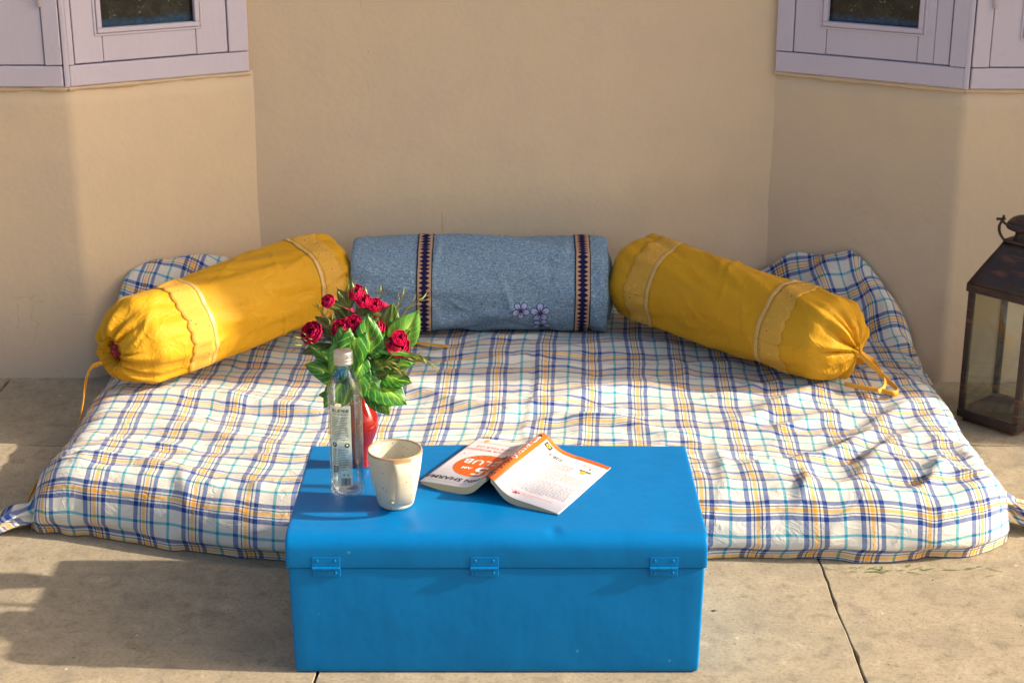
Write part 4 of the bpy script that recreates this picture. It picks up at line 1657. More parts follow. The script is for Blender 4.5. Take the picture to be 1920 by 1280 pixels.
# little winged red emblem by the circle
for a, l in ((0.5, 0.014), (1.1, 0.017), (2.0, 0.015), (2.7, 0.012)):
    pr.add([(0, 0), (l * math.cos(a - 0.22), l * math.sin(a - 0.22)), (l * 1.15 * math.cos(a), l * 1.15 * math.sin(a)), (l * math.cos(a + 0.22), l * math.sin(a + 0.22))], [(0, 1, 2, 3)], 7, (-0.036, 0.150), 0, 4)
pr.fan(-0.038, 0.149, 0.0055, 0, 2 * PI, 0, 5, 2, 12)
pr.fan(-0.028, 0.147, 0.004, 0, 2 * PI, 7, 5, 2, 10)
pr.build('cover_print', book_pt(-1), [INK_BLACK, INK_GREY, INK_ORANGE, INK_DKOR, INK_WHITE, INK_PINK, INK_YEL, INK_RED], front)

# spine print
sp = Print()
sp.text('ROBIN SHARMA', 0.0145, (0.0, 0.050), PI / 2, 0, 'CENTER', 2, 1.0)
sp.fan(0.0, 0.110, 0.0065, 0, 2 * PI, 1, 1, 2, 16)
sp.fan(0.001, 0.109, 0.004, 0, 2 * PI, 2, 2, 2, 12)
sp.text('THE 5 AM CLUB', 0.0145, (0.0, 0.170), PI / 2, 1, 'CENTER', 2, 1.0)
sp.fan(0.0, 0.227, 0.0045, 0, 2 * PI, 0, 1, 2, 14)
sp.build('spine_print', book_pt(1), [INK_BLACK, INK_WHITE, INK_RED], spine)

# back cover print
bk = Print()
bk.rect(SP + 0.0005, 0.075, BLEN - 0.013, BLEN - 0.0005, 3, 1, 24)
bk.rect(0.075, BW - 0.0005, BLEN - 0.013, BLEN - 0.0005, 4, 1, 24)
bk.rect(0.016, 0.029, BLEN - 0.032, BLEN - 0.017, 0, 1, 4)
bk.fan(0.0225, BLEN - 0.0245, 0.0045, 0, 2 * PI, 6, 2, 1, 12)
bk.fan(0.0225, BLEN - 0.0245, 0.0020, 0, 2 * PI, 0, 3, 1, 8)
rb = random.Random(3)
x = 0.030
while x < 0.060:                                                   # bar code by the publisher's mark
    w = rb.choice((0.0006, 0.001, 0.0015))
    bk.rect(x, x + w, BLEN - 0.046, BLEN - 0.034, 0, 1)
    x += w + rb.choice((0.0008, 0.0012, 0.002))


def lines(x0, x1, y_top, n, dy, mi, hgt=0.0011):
    """rows of tiny illegible words; reading direction is turned half round"""
    for k in range(n):
        y = y_top - k * dy
        x = x0
        end = x1 if k < n - 1 else x0 + (x1 - x0) * 0.6
        while x < end:
            w = rb.uniform(0.003, 0.010)
            bk.rect(x, min(x + w, end), y, y + hgt, mi, 1, 3)
            x += w + 0.0016


lines(0.026, 0.092, 0.186, 6, 0.0054, 1)
lines(0.026, 0.134, 0.150, 8, 0.0054, 5)
lines(0.026, 0.134, 0.103, 12, 0.0054, 1)
lines(0.030, 0.120, 0.029, 2, 0.0060, 5)
lines(0.100, 0.135, 0.214, 2, 0.0054, 1)
bk.rect(0.104, 0.128, 0.185, 0.191, 7, 1, 6)
bk.fan(0.114, 0.181, 0.006, 0, 2 * PI, 6, 2, 2, 12)
bk.fan(0.119, 0.203, 0.0024, 0, 2 * PI, 2, 1, 1, 10)
for a, l in ((0.6, 0.007), (1.9, 0.006), (3.6, 0.006)):
    bk.add([(0, 0), (l * math.cos(a - 0.4), l * math.sin(a - 0.4)), (l * 1.1 * math.cos(a), l * 1.1 * math.sin(a)), (l * math.cos(a + 0.4), l * math.sin(a + 0.4))], [(0, 1, 2, 3)], 2, (0.048, 0.020), 0, 2)
bk.fan(0.048, 0.019, 0.0025, 0, 2 * PI, 0, 3, 1, 10)
bk.build('cover_print', book_pt(1), [INK_BLACK, INK_GREY, INK_RED, INK_ORANGE, INK_DKOR, INK_PINK, INK_YEL, INK_OLIVE], back)

# ---------------------------------------------------------------- mug
mug = thing('mug', 'cream speckled stoneware mug with a strap handle turned to the front, on the trunk', 'mug', (-0.217, 2.885, T))
outer = [(0.0001, 0.0004), (0.026, 0.0004), (0.031, 0.002), (0.0335, 0.006), (0.0365, 0.020), (0.0415, 0.045), (0.046, 0.07), (0.0498, 0.095), (0.0513, 0.108), (0.0512, 0.1105), (0.0497, 0.1115), (0.0482, 0.1103), (0.0465, 0.095), (0.0415, 0.060), (0.036, 0.030), (0.031, 0.012), (0.024, 0.0075), (0.0001, 0.007)]
mp = smooth_curve(outer, 90)
mp[:, 0] = np.maximum(mp[:, 0], 0.0001)
mp[:, 1] = np.maximum(mp[:, 1], 0.0004)
lathe('vessel', mp, M_CUP, mug, 72, 0.014)
# strap handle, drawn out from the rim and joined near the foot
ha = math.radians(-72)
hd = Vector((math.cos(ha), math.sin(ha), 0))
hp = smooth_curve([(0.0485, 0.1075), (0.058, 0.108), (0.069, 0.104), (0.076, 0.092), (0.0765, 0.070), (0.071, 0.046), (0.060, 0.028), (0.048, 0.020), (0.036, 0.019)], 40)
sdv = Vector((-hd.y, hd.x, 0))
Pm = []
for k, (r, z) in enumerate(hp):
    tn = np.gradient(hp, axis=0)[k]
    tn /= np.linalg.norm(tn)
    nr = np.array([tn[1], -tn[0]])
    t_ = k / 39
    wd = 0.0175 + 0.004 * (1 - t_) ** 3 + 0.003 * t_ ** 4
    th_ = 0.0032
    ring = []
    for a in np.linspace(0, 2 * PI, 17):
        u = wd * math.copysign(abs(math.cos(a)) ** 0.6, math.cos(a))
        v = th_ * math.copysign(abs(math.sin(a)) ** 0.8, math.sin(a)) + 0.0016 * (u / wd) ** 2
        p = hd * (r + nr[0] * v) + sdv * u
        ring.append((p.x, p.y, z + nr[1] * v))
    Pm.append(ring)
obj('handle', grid_mesh('handle', np.array(Pm)), M_CUP, mug)

# ---------------------------------------------------------------- bottle
bot = thing('bottle', 'empty clear glass water bottle with aluminium screw cap and printed label, on the trunk', 'bottle', (-0.313, 2.945, T))
R0 = 0.0325
op = smooth_curve([(0.0001, 0.003), (0.020, 0.003), (0.027, 0.0005), (0.0315, 0.003), (R0, 0.010), (R0, 0.06), (R0, 0.12), (R0, 0.18), (R0, 0.205), (0.0312, 0.217), (0.026, 0.231), (0.0195, 0.241), (0.0155, 0.249), (0.0148, 0.258), (0.0148, 0.272)], 110)
op[:, 0] = np.clip(op[:, 0], 0.0001, R0 + 0.0001)
lathe('glass_body', op, M_BOTTLE, bot, 56)
ip = smooth_curve([(0.0001, 0.0085), (0.018, 0.0085), (0.026, 0.0105), (R0 - 0.0035, 0.018), (R0 - 0.0030, 0.06), (R0 - 0.0030, 0.12), (R0 - 0.0030, 0.20), (0.0282, 0.2155), (0.0232, 0.229), (0.017, 0.239), (0.0128, 0.249), (0.0122, 0.258), (0.0122, 0.272)], 90)
ip[:, 0] = np.clip(ip[:, 0], 0.0001, R0 - 0.0029)
lathe('glass_lining', ip, M_BOTTLE, bot, 56)
cap = [(0.0001, 0.2835), (0.0155, 0.2835), (0.0172, 0.2828), (0.0178, 0.2812), (0.0178, 0.2725), (0.0173, 0.2715), (0.0173, 0.2705), (0.0178, 0.2695), (0.0178, 0.2665), (0.0172, 0.2655), (0.0172, 0.2645), (0.0178, 0.2635), (0.0178, 0.2585), (0.0170, 0.2578), (0.0150, 0.2578)]
lathe('screw_cap', cap[::-1], M_ALU, bot, 64)


def mat_film_label():
    t = NT('frosted_film_label')
    tr = t.new('BsdfTransparent')
    tr.inputs[0].default_value = (0.85, 0.93, 0.88, 1)
    tl = t.new('BsdfTranslucent')
    tl.inputs[0].default_value = (0.72, 0.84, 0.76, 1)
    df = t.new('BsdfDiffuse')
    df.inputs[0].default_value = (0.66, 0.77, 0.70, 1)
    m1 = t.new('MixShader')
    m1.inputs[0].default_value = 0.45
    t.link(df.outputs[0], m1.inputs[1])
    t.link(tl.outputs[0], m1.inputs[2])
    m2 = t.new('MixShader')
    t.put(m2.inputs[0], t.math('ADD', 0.52, t.math('MULTIPLY', t.noise(t.obj_co(), 40, 3), 0.3)))
    t.link(tr.outputs[0], m2.inputs[1])
    t.link(m1.outputs[0], m2.inputs[2])
    t.link(m2.outputs[0], t.out.inputs['Surface'])
    t.n.remove(t.b)
    return t.m


LAB0, LAB1 = math.radians(-140), math.radians(-66)


def on_bottle(u, z, off):
    """u: distance along the glass from the label's left edge"""
    a = LAB0 + u / R0
    return ((R0 + 0.0003 + off) * math.cos(a), (R0 + 0.0003 + off) * math.sin(a), z)


LW = (LAB1 - LAB0) * R0
Pl = np.array([[on_bottle(u, z, 0) for u in np.linspace(0, LW, 20)] for z in np.linspace(0.022, 0.185, 8)])
lab = obj('label', grid_mesh('label', Pl), mat_film_label(), bot)
lp = Print()
lp.text('BLUE PINE', 0.0084, (LW * 0.53, 0.1755), 0, 0, 'CENTER', 2, 0.84)
lp.text('NATURAL MINERAL WATER', 0.0026, (LW * 0.52, 0.1685), 0, 0, 'CENTER', 1)
rb = random.Random(8)
for k in range(34):
    z = 0.162 - k * 0.0034
    if 0.100 < z < 0.115:
        continue
    x = 0.004
    end = LW - 0.004 - rb.random() * 0.008
    if z < 0.055:
        x, end = 0.004, LW * 0.42
    while x < end:
        w = rb.uniform(0.0015, 0.005)
        lp.rect(x, min(x + w, end), z, z + 0.0011, 0, 1)
        x += w + 0.0009
for u in (LW * 0.22, LW * 0.80):
    lp.fan(u, 0.107, 0.0048, 0, 2 * PI, 0, 1, 2, 18)
    lp.fan(u, 0.1075, 0.0020, 0, 2 * PI, 1, 2, 1, 10)
x = LW * 0.50
while x < LW - 0.004:
    w = rb.choice((0.0005, 0.0008, 0.0012))
    lp.rect(x, x + w, 0.026, 0.041, 0, 2)
    x += w + rb.choice((0.0005, 0.0009))
lp.rect(LW * 0.49, LW - 0.003, 0.025, 0.042, 1, 1, 4)
lp.rect(LW * 0.12, LW * 0.36, 0.052, 0.0535, 0, 1, 2)
lp.rect(LW * 0.12, LW * 0.36, 0.062, 0.0635, 0, 1, 2)
lp.rect(LW * 0.12, LW * 0.15, 0.0535, 0.062, 0, 1)
lp.rect(LW * 0.33, LW * 0.36, 0.0535, 0.062, 0, 1)
lp.text('ISI', 0.008, (LW * 0.24, 0.0575), 0, 0, 'CENTER', 1)
lp.fan(LW * 0.62, 0.047, 0.0016, 0, 2 * PI, 0, 1, 1, 10)
lp.fan(LW * 0.80, 0.047, 0.0018, 0, 2 * PI, 2, 1, 1, 10)
lp.build('label_print', on_bottle, [ink('dark_label_ink', (0.015, 0.04, 0.035)), ink('pale_label_ink', (0.7, 0.75, 0.7)), ink('green_label_ink', (0.03, 0.4, 0.08))], lab)
# raised glass badges on the shoulder
for u0, u1 in ((-0.004, 0.010), (LW + 0.002, LW + 0.022)):
    P0 = [on_bottle(u, z, 0.0008) for u, z in ((u0, 0.203), (u1, 0.203), (u1, 0.218 - 0.012), (u1, 0.189), (u0, 0.189), (u0, 0.203))]
    path = []
    for a, b in (((u0, 0.203), (u1, 0.203)), ((u1, 0.203), (u1, 0.189)), ((u1, 0.189), (u0, 0.189)), ((u0, 0.189), (u0, 0.203))):
        for t_ in np.linspace(0, 1, 8)[:-1]:
            path.append(on_bottle(a[0] + (b[0] - a[0]) * t_, a[1] + (b[1] - a[1]) * t_, 0.0004))
    path.append(path[0])
    tube_obj('glass_badge', path, 0.0009, M_BOTTLE, bot, 6)

# ---------------------------------------------------------------- vase
VX, VY = -0.297, 3.070
vase = tag(lathe('vase', smooth_curve([(0.0001, 0.001), (0.0165, 0.001), (0.0178, 0.004), (0.0182, 0.02), (0.0215, 0.045), (0.0300, 0.067), (0.0352, 0.085), (0.0335, 0.104), (0.0255, 0.122), (0.0175, 0.136), (0.0135, 0.150), (0.0150, 0.163), (0.0195, 0.172), (0.0185, 0.172), (0.0125, 0.155), (0.0115, 0.14)], 90), M_VASE, None, 56),
           'glossy dark red bulb vase behind the glass bottle', 'vase')
vase.location = (VX, VY, T)

# ---------------------------------------------------------------- bouquet
bq = thing('bouquet', 'artificial bunch of red ranunculus and variegated leaves in the red vase', 'bouquet', (VX, VY, T + 0.158))


def leaf(base, tip, width, mat, face=(0, -1, 0.35), curl=0.25, lobes=True, name='leaf', fold=0.25):
    base, tip, face = Vector(base), Vector(tip), Vector(face)
    ax = tip - base
    L = ax.length
    ax.normalize()
    n = (face - ax * face.dot(ax)).normalized()
    s = ax.cross(n)
    nl, nw = 16, 8
    P = np.zeros((nl + 1, nw * 2 + 1, 3))
    uv = np.zeros((nl + 1, nw * 2 + 1, 2))
    r = random.random() * 6
    for j in range(nl + 1):
        t_ = j / nl
        if lobes:
            w = width * (math.sin(min(1, t_ * 2.1 + 0.30) * PI / 2) * (1 - t_ ** 2.2)) * 0.5
        else:
            w = width * math.sin(min(1, t_ * 1.02 + 0.02) * PI) ** 0.8 * 0.5
        for i in range(-nw, nw + 1):
            q = i / nw
            back = -0.20 * L * (abs(q) ** 1.2) * (1 - t_) ** 3 if lobes else 0
            off = abs(q) * w * fold + curl * L * (-(t_ ** 2)) * 0.5 + 0.020 * L * math.sin(q * 5 + t_ * 7 + r) - 0.25 * w * q * q
            p = base + ax * (t_ * L + back) + s * (q * w) + n * off
            P[j, i + nw] = p
            uv[j, i + nw] = (q, t_)
    o = obj(name, grid_mesh(name, P, uv), mat, bq)
    sd = o.modifiers.new('thick', 'SOLIDIFY')
    sd.thickness = 0.0007
    return o


def rose(c, rad, up=(0, -0.3, 1), layers=4):
    c, up = Vector(c), Vector(up).normalized()
    q = up.to_track_quat('Z', 'Y')
    V, F, UV = [], [], []
    def petal(az, open_, r, hgt):
        i0 = len(V)
        nu, nv = 7, 6
        for j in range(nv + 1):
            t_ = j / nv
            ph = t_ * (PI * (0.62 + 0.22 * (1 - open_)))              # from the base over the shoulder
            rr = r * math.sin(max(ph, 0.05)) * (1 + 0.22 * open_ * t_ ** 2)
            zz = -hgt * math.cos(ph) * 0.75
            for i in range(nu + 1):
                u = (i / nu - 0.5) * (1.9 - 0.25 * t_)
                rip = 1 + 0.07 * math.sin(u * 6 + az * 3) * t_ - 0.05 * (u * u)
                V.append(c + q @ Vector((rr * rip * math.cos(az + u), rr * rip * math.sin(az + u), zz + 0.06 * r * math.cos(u * 4 + az) * t_)))
                UV.append((i / nu, t_ * (0.6 + 0.4 * r / rad)))
        for j in range(nv):
            for i in range(nu):
                a = i0 + j * (nu + 1) + i
                F.append((a, a + 1, a + nu + 2, a + nu + 1))
    for k in range(layers):
        f = (k + 1) / layers
        n = 3 + k
        for m in range(n):
            petal(2 * PI * m / n + k * 0.7 + random.uniform(-0.2, 0.2), f, rad * (0.40 + 0.60 * f), rad * (0.85 + 0.1 * math.sin(k * 2)))
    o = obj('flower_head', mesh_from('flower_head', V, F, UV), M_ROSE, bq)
    sd = o.modifiers.new('thick', 'SOLIDIFY')
    sd.thickness = 0.0006
    return o


def stem(a, b, r=0.0016, mat=None, bend=0.02, name='stem'):
    a, b = Vector(a), Vector(b)
    m = (a + b) / 2 + Vector((0, 0, bend))
    return tube_obj(name, [tuple(a), tuple(m), tuple(b)], [r] * 12, mat or M_STEM, bq, 6, 12)


def sprig(a, b, n=9, ln=0.022, mat=None, wide=0.0032):
    """thin twig with small needle leaves"""
    a, b = Vector(a), Vector(b)
    path = smooth_curve([a, (a + b) / 2 + Vector((0, 0, 0.012)), b], 20)
    V, F = [], []
    P = tube_pts(path, np.linspace(0.0012, 0.0005, 20), 5)
    i0 = 0
    for j in range(20):
        for i in range(6):
            V.append(P[j, i])
    for j in range(19):
        for i in range(5):
            F.append((j * 6 + i, j * 6 + i + 1, (j + 1) * 6 + i + 1, (j + 1) * 6 + i))
    d = Vector(path[-1] - path[0]).normalized()
    for k in range(n):
        p = Vector(path[int(3 + 16 * k / n)])
        az = k * 2.4 + random.random()
        side = d.orthogonal().normalized()
        side.rotate(Matrix.Rotation(az, 3, d))
        dr = (d * 0.9 + side * random.uniform(0.4, 0.9)).normalized()
        l_ = ln * random.uniform(0.7, 1.2)
        w = d.cross(side).normalized() * wide * 0.5
        up_ = dr.cross(w).normalized() * 0.001
        i = len(V)
        for v in (p, p + dr * l_ * 0.45 + w, p + dr * l_, p + dr * l_ * 0.45 - w, p + dr * l_ * 0.45 + up_):
            V.append(np.array(v))
        F += [(i, i + 1, i + 4), (i + 1, i + 2, i + 4), (i + 2, i + 3, i + 4), (i + 3, i, i + 4)]
    return obj('sprig', mesh_from('sprig', V, F), mat or M_SPRIG, bq)


# positions are given relative to the vase mouth: x right, y towards the wall, z up (metres)
hub = (0, -0.005, 0.055)
LEAVES = [  # base, tip, width, material, facing
    ((0.000, -0.045, 0.122), (-0.024, -0.062, 0.040), 0.058, M_LEAF, (0.1, -1, 0.3)),
    ((0.022, -0.035, 0.088), (0.024, -0.030, 0.162), 0.062, M_LEAF, (0.1, -1, 0.35)),
    ((-0.018, -0.045, 0.086), (-0.030, -0.045, 0.142), 0.052, M_LEAF, (-0.2, -1, 0.3)),
    ((-0.024, -0.050, 0.106), (-0.054, -0.058, 0.050), 0.042, M_LEAF3, (-0.3, -1, 0.35)),
    ((-0.030, -0.030, 0.040), (-0.096, -0.042, 0.070), 0.055, M_LEAF, (-0.1, -0.8, 0.75)),
    ((-0.020, -0.040, 0.005), (-0.072, -0.050, 0.012), 0.036, M_LEAF, (0, -0.7, 0.7)),
    ((0.012, -0.040, 0.050), (0.042, -0.060, -0.010), 0.055, M_LEAF, (0.25, -1, 0.3)),
    ((0.030, -0.035, 0.032), (0.096, -0.055, -0.006), 0.070, M_LEAF, (0.15, -0.9, 0.7)),
    ((0.012, -0.030, 0.052), (0.022, -0.045, 0.012), 0.040, M_LEAF, (-0.4, -1, 0.2)),
    ((0.030, -0.022, 0.098), (0.108, -0.045, 0.092), 0.024, M_LEAF3, (0.1, -0.6, 0.9)),
    ((0.076, 0.000, 0.100), (0.120, 0.002, 0.158), 0.062, M_LEAF3, (0.4, -1, 0.2)),
    ((0.062, 0.000, 0.112), (0.074, 0.004, 0.168), 0.036, M_LEAF, (0.1, -1, 0.2)),
    ((0.040, -0.010, 0.080), (0.056, -0.030, 0.126), 0.034, M_LEAF, (0.4, -1, 0.3)),
    ((0.010, -0.040, 0.074), (0.000, -0.060, 0.042), 0.038, M_LEAF, (0.2, -1, 0.4)),
    ((0.060, -0.010, 0.060), (0.104, -0.022, 0.060), 0.034, M_LEAF3, (0.3, -0.8, 0.6)),
    ((0.034, -0.020, 0.070), (0.070, -0.040, 0.034), 0.052, M_LEAF, (0.2, -1, 0.5)),
    ((-0.036, -0.020, 0.055), (-0.092, -0.030, 0.104), 0.036, M_LEAF, (-0.3, -0.9, 0.5)),
    ((-0.030, -0.045, 0.030), (-0.066, -0.062, -0.012), 0.044, M_LEAF, (-0.3, -1, 0.5)),
    ((0.030, -0.030, 0.010), (0.062, -0.050, -0.032), 0.050, M_LEAF, (0.3, -1, 0.5)),
    ((0.044, 0.000, 0.090), (0.100, -0.008, 0.124), 0.048, M_LEAF3, (0.3, -1, 0.4)),
    ((-0.034, 0.000, 0.110), (-0.080, -0.004, 0.150), 0.036, M_LEAF2, (-0.3, -1, 0.4)),
    ((0.052, -0.030, 0.040), (0.104, -0.042, 0.034), 0.044, M_LEAF, (0.2, -0.8, 0.8)),
    ((0.002, -0.040, 0.060), (0.012, -0.066, 0.010), 0.046, M_LEAF, (0.0, -1, 0.3)),
    ((0.000, -0.010, 0.110), (0.040, -0.020, 0.150), 0.050, M_LEAF, (0.3, -1, 0.4)),
    ((-0.010, -0.020, 0.110), (-0.052, -0.020, 0.130), 0.050, M_LEAF, (-0.3, -1, 0.4)),
    ((0.020, -0.025, 0.100), (0.064, -0.030, 0.112), 0.046, M_LEAF, (0.2, -0.9, 0.6)),
    ((-0.020, -0.025, 0.070), (-0.066, -0.035, 0.092), 0.044, M_LEAF3, (-0.3, -0.9, 0.6)),
    ((0.040, -0.020, 0.055), (0.086, -0.030, 0.082), 0.046, M_LEAF, (0.3, -0.9, 0.6)),
    ((-0.006, -0.035, 0.030), (-0.030, -0.060, -0.010), 0.042, M_LEAF, (-0.3, -1, 0.4)),
    ((-0.010, 0.010, 0.120), (-0.040, 0.020, 0.165), 0.044, M_LEAF2, (-0.3, -1, 0.4)),
    ((0.030, 0.010, 0.120), (0.062, 0.020, 0.150), 0.044, M_LEAF2, (0.3, -1, 0.4)),
    ((-0.010, 0.030, 0.050), (-0.060, 0.075, 0.070), 0.056, M_LEAF, (-0.2, 0.8, 0.6)),
    ((0.020, 0.030, 0.050), (0.060, 0.085, 0.060), 0.060, M_LEAF, (0.2, 0.8, 0.6)),
    ((0.000, 0.030, 0.075), (0.005, 0.080, 0.120), 0.056, M_LEAF, (0, 0.8, 0.6)),
    ((-0.040, 0.010, 0.060), (-0.095, 0.045, 0.050), 0.050, M_LEAF, (-0.4, 0.2, 0.9)),
    ((0.050, 0.015, 0.055), (0.105, 0.050, 0.045), 0.055, M_LEAF, (0.4, 0.2, 0.9)),
]
for b_, t_, w_, m_, f_ in LEAVES:
    leaf(b_, t_, w_ * 1.14, m_, f_)
    stem(hub, b_, 0.0013)
OLIVE = [
    ((-0.050, -0.012, 0.098), (-0.108, -0.022, 0.084), 0.020), ((-0.030, 0.0, 0.165), (-0.066, 0.0, 0.182), 0.016), ((-0.014, 0.005, 0.165), (-0.008, 0.008, 0.222), 0.022),
    ((-0.014, 0.005, 0.165), (-0.036, 0.005, 0.205), 0.022), ((0.002, 0.005, 0.170), (0.016, 0.008, 0.208), 0.026), ((0.040, -0.005, 0.130), (0.066, -0.006, 0.178), 0.024),
    ((-0.045, -0.005, 0.115), (-0.046, -0.010, 0.160), 0.014), ((0.070, -0.020, 0.080), (0.142, -0.035, 0.076), 0.016), ((0.050, -0.020, 0.055), (0.100, -0.040, 0.040), 0.024),
    ((-0.010, 0.004, 0.150), (0.030, 0.000, 0.168), 0.018), ((0.020, 0.000, 0.160), (0.060, -0.004, 0.158), 0.016), ((0.030, -0.030, 0.040), (0.058, -0.052, 0.052), 0.020),
    ((-0.030, 0.030, 0.150), (-0.060, 0.060, 0.170), 0.020), ((0.040, 0.030, 0.140), (0.070, 0.065, 0.160), 0.022),
]
for b_, t_, w_ in OLIVE:
    leaf(b_, t_, w_, M_LEAF2, (random.uniform(-0.3, 0.3), -1, random.uniform(0.2, 0.7)), 0.3, False)
    stem(hub, b_, 0.0011)
ROSES = [((-0.087, -0.008, 0.120), 0.0235), ((-0.055, 0.004, 0.180), 0.014), ((-0.002, 0.010, 0.196), 0.0165), ((0.013, 0.000, 0.182), 0.0150), ((0.034, 0.006, 0.172), 0.0145),
         ((-0.030, -0.018, 0.132), 0.0195), ((-0.006, -0.015, 0.142), 0.0170), ((0.032, -0.014, 0.132), 0.0225), ((0.078, -0.022, 0.098), 0.0240), ((0.082, -0.026, 0.116), 0.016),
         ((-0.030, 0.050, 0.140), 0.020), ((0.040, 0.055, 0.150), 0.020)]
for c_, r_ in ROSES:
    d_ = Vector(c_) - Vector((0, 0.02, 0.02))
    rose(c_, r_ * 0.86, (d_.x * 6, (-0.8 if c_[1] < 0.03 else 0.8) + d_.y * 3, 0.75), 4)
    stem(hub, (c_[0] * 0.96, c_[1] + 0.004, c_[2] - r_ * 0.6), 0.0014)
SPR = [((-0.05, -0.01, 0.09), (-0.122, -0.020, 0.110)), ((-0.05, -0.01, 0.085), (-0.118, -0.025, 0.094)), ((-0.05, 0.0, 0.115), (-0.078, 0.002, 0.170)), ((0.070, 0.0, 0.13), (0.092, 0.0, 0.196)),
       ((0.085, 0.0, 0.15), (0.128, 0.0, 0.182)), ((0.07, -0.025, 0.075), (0.158, -0.045, 0.058)), ((0.07, -0.025, 0.080), (0.150, -0.04, 0.066)), ((-0.016, 0.004, 0.15), (-0.016, 0.008, 0.232)),
       ((0.03, -0.03, 0.060), (0.082, -0.05, 0.066)), ((0.03, -0.03, 0.055), (0.086, -0.05, 0.054)), ((0.02, 0.03, 0.12), (0.05, 0.06, 0.19)), ((-0.05, -0.01, 0.10), (-0.045, -0.02, 0.15))]
for a_, b_ in SPR:
    sprig(a_, b_, 11)
    stem(hub, a_, 0.0010)
tube_obj('stem', [(0, 0, -0.05), (0, 0, 0.0), hub], [0.006] * 10, M_STEM, bq, 8, 10)

# ---------------------------------------------------------------- lantern
lan = thing('lantern', 'tall dark iron and glass lantern on the paving beside the mattress', 'lantern', (1.262, 4.018, 0), math.radians(-47.5))
S = 0.0875                                                        # half side
PW = 0.0072
bm = bmesh.new()
bm_box(bm, -S, S, -S, S, 0.012, 0.034)
bm_box(bm, -S + 0.012, S - 0.012, -S + 0.012, S - 0.012, 0.0, 0.0118)
bm_obj('base', bm, M_IRON, lan, False, 0.0025)
for sx in (-1, 1):
    for sy in (-1, 1):
        x0, y0 = sx * (S - PW - 0.0015), sy * (S - PW - 0.0015)
        box_obj('post', x0 - PW, x0 + PW, y0 - PW, y0 + PW, 0.0345, 0.345, M_IRON, lan, 0.0015)
for k in range(4):
    bm = bmesh.new()
    bm_box(bm, -S + 2 * PW + 0.003, S - 2 * PW - 0.003, -S + PW - 0.0010, -S + PW + 0.0015, 0.0347, 0.345)
    p = bm_obj('pane', bm, M_LGLASS, lan)
    p.rotation_euler = (0, 0, k * PI / 2)
bm = bmesh.new()
bm_box(bm, -S - 0.003, S + 0.003, -S - 0.003, S + 0.003, 0.3455, 0.366)
bm_obj('eaves', bm, M_IRON, lan, False, 0.002)
for k in range(4):                                                # four sloping roof sheets
    e, t_ = S + 0.002, 0.034
    n = 12
    P = np.zeros((n, 9, 3))
    for j, q in enumerate(np.linspace(0, 1, n)):
        h_ = e + (t_ - e) * q
        P[j, :, 0] = np.linspace(-h_, h_, 9)
        P[j, :, 1] = -h_
        P[j, :, 2] = 0.3665 + 0.107 * q + 0.0012 * np.sin(np.linspace(0, 6, 9) + q * 4 + k)
    o = obj('roof_panel', grid_mesh('roof_panel', P), M_IRON, lan)
    o.rotation_euler = (0, 0, k * PI / 2)
    sd = o.modifiers.new('thick', 'SOLIDIFY')
    sd.thickness = 0.002
    sd.offset = -1
box_obj('roof_cap', -0.035, 0.035, -0.035, 0.035, 0.4738, 0.481, M_IRON, lan, 0.002)
lathe('smoke_dome', smooth_curve([(0.024, 0.4815), (0.021, 0.488), (0.020, 0.499), (0.034, 0.505), (0.043, 0.511), (0.041, 0.521), (0.030, 0.533), (0.014, 0.540), (0.0001, 0.542)], 40), M_IRON, lan, 40)
# carrying bail lying over the dome, hung on two ears
for s_ in (-1, 1):
    ex, ey = s_ * 0.052 * 0.7071, -s_ * -0.052 * 0.7071
    tube_obj('ear', [(ex * q_, ey * q_, z_) for q_, z_ in ((0.70, 0.474), (0.93, 0.482), (1.12, 0.498), (1.16, 0.515), (1.02, 0.533), (0.99, 0.541))], [0.008] * 4 + [0.010] * 8 + [0.0075] * 8, M_IRON, lan, 10, 20, 0.35)
    bm = bmesh.new()
    d_ = Vector((ex, ey, 0)).normalized()
    bmesh.ops.create_cone(bm, cap_ends=True, segments=10, radius1=0.0035, radius2=0.0035, depth=0.022, matrix=Matrix.Translation((ex + d_.x * 0.006, ey + d_.y * 0.006, 0.532)) @ d_.to_track_quat('Z', 'Y').to_matrix().to_4x4())
    bm_obj('pivot_pin', bm, M_IRON, lan, True)
dd = Vector((0.7071, 0.7071, 0))
pp = Vector((0.7071, -0.7071, 0))
bail = []
for a in np.linspace(0, PI, 13):
    p = dd * (math.cos(a) * 0.057) + pp * (math.sin(a) * 0.050)
    bail.append((p.x, p.y, 0.531 - 0.012 * math.sin(a)))
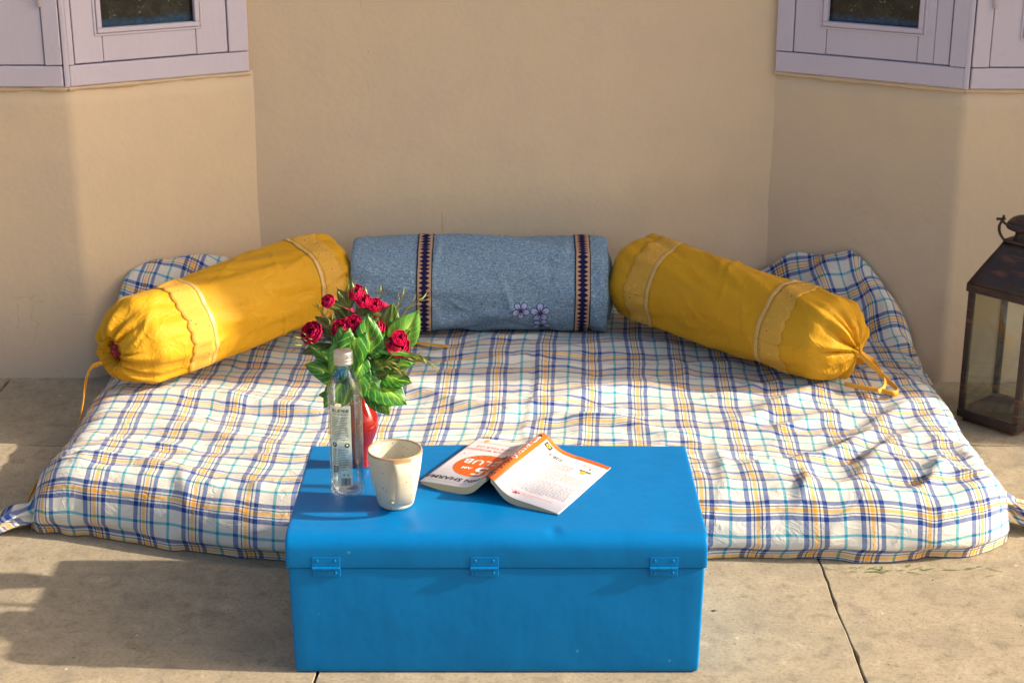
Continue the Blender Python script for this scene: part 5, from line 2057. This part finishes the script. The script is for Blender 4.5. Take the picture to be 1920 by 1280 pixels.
tube_obj('bail', bail, 0.0042, M_IRON, lan, 8, 40, 0.6)

# ---------------------------------------------------------------- small litter
rg = random.Random(4)
V, F = [], []
for k in range(26):
    x = rg.uniform(0.70, 1.02) if k < 22 else rg.uniform(0.5, 1.2)
    y = 3.172 + rg.gauss(0, 0.014)
    a = rg.uniform(-0.6, 0.6) + (PI / 2 if rg.random() < 0.2 else 0)
    L_ = rg.uniform(0.012, 0.038)
    cv = rg.uniform(-0.35, 0.35)
    i0 = len(V)
    for j in range(7):
        t_ = j / 6 - 0.5
        aa = a + cv * t_
        px, py = x + math.cos(aa) * L_ * t_, y + math.sin(aa) * L_ * t_
        w = 0.0011 * (1 - (2 * t_) ** 2) + 0.0001
        z = 0.0012 + 0.004 * (0.25 - t_ * t_) * (k % 3)
        V += [(px - math.sin(aa) * w, py + math.cos(aa) * w, z), (px, py, z + 0.0006), (px + math.sin(aa) * w, py - math.cos(aa) * w, z)]
    for j in range(6):
        a0 = i0 + j * 3
        F += [(a0, a0 + 1, a0 + 4, a0 + 3), (a0 + 1, a0 + 2, a0 + 5, a0 + 4)]
gr = obj('grass_clippings', mesh_from('grass_clippings', V, F), simple('fresh_grass', (0.10, 0.17, 0.02), 0.6, 0, 0.3, 60))
gr['kind'] = 'stuff'
V, F = [], []
for k in range(70):
    x, y = rg.uniform(-1.3, 1.3), rg.uniform(2.55, 3.2)
    if -0.43 < x < 0.38 and y > 2.72:
        continue
    r_ = rg.uniform(0.0008, 0.0022)
    if k < 3:
        r_ = 0.0045
    i0 = len(V)
    n = 7
    V.append((x, y, r_ * 0.8))
    for j in range(n):
        a = 2 * PI * j / n
        q = r_ * rg.uniform(0.6, 1.3)
        V.append((x + q * math.cos(a), y + q * math.sin(a), 0.0004))
    for j in range(n):
        F.append((i0, i0 + 1 + j, i0 + 1 + (j + 1) % n))
gt = obj('grit', mesh_from('grit', V, F), simple('dark_grit', (0.09, 0.065, 0.045), 0.9, 0, 0.5, 300))
gt['kind'] = 'stuff'
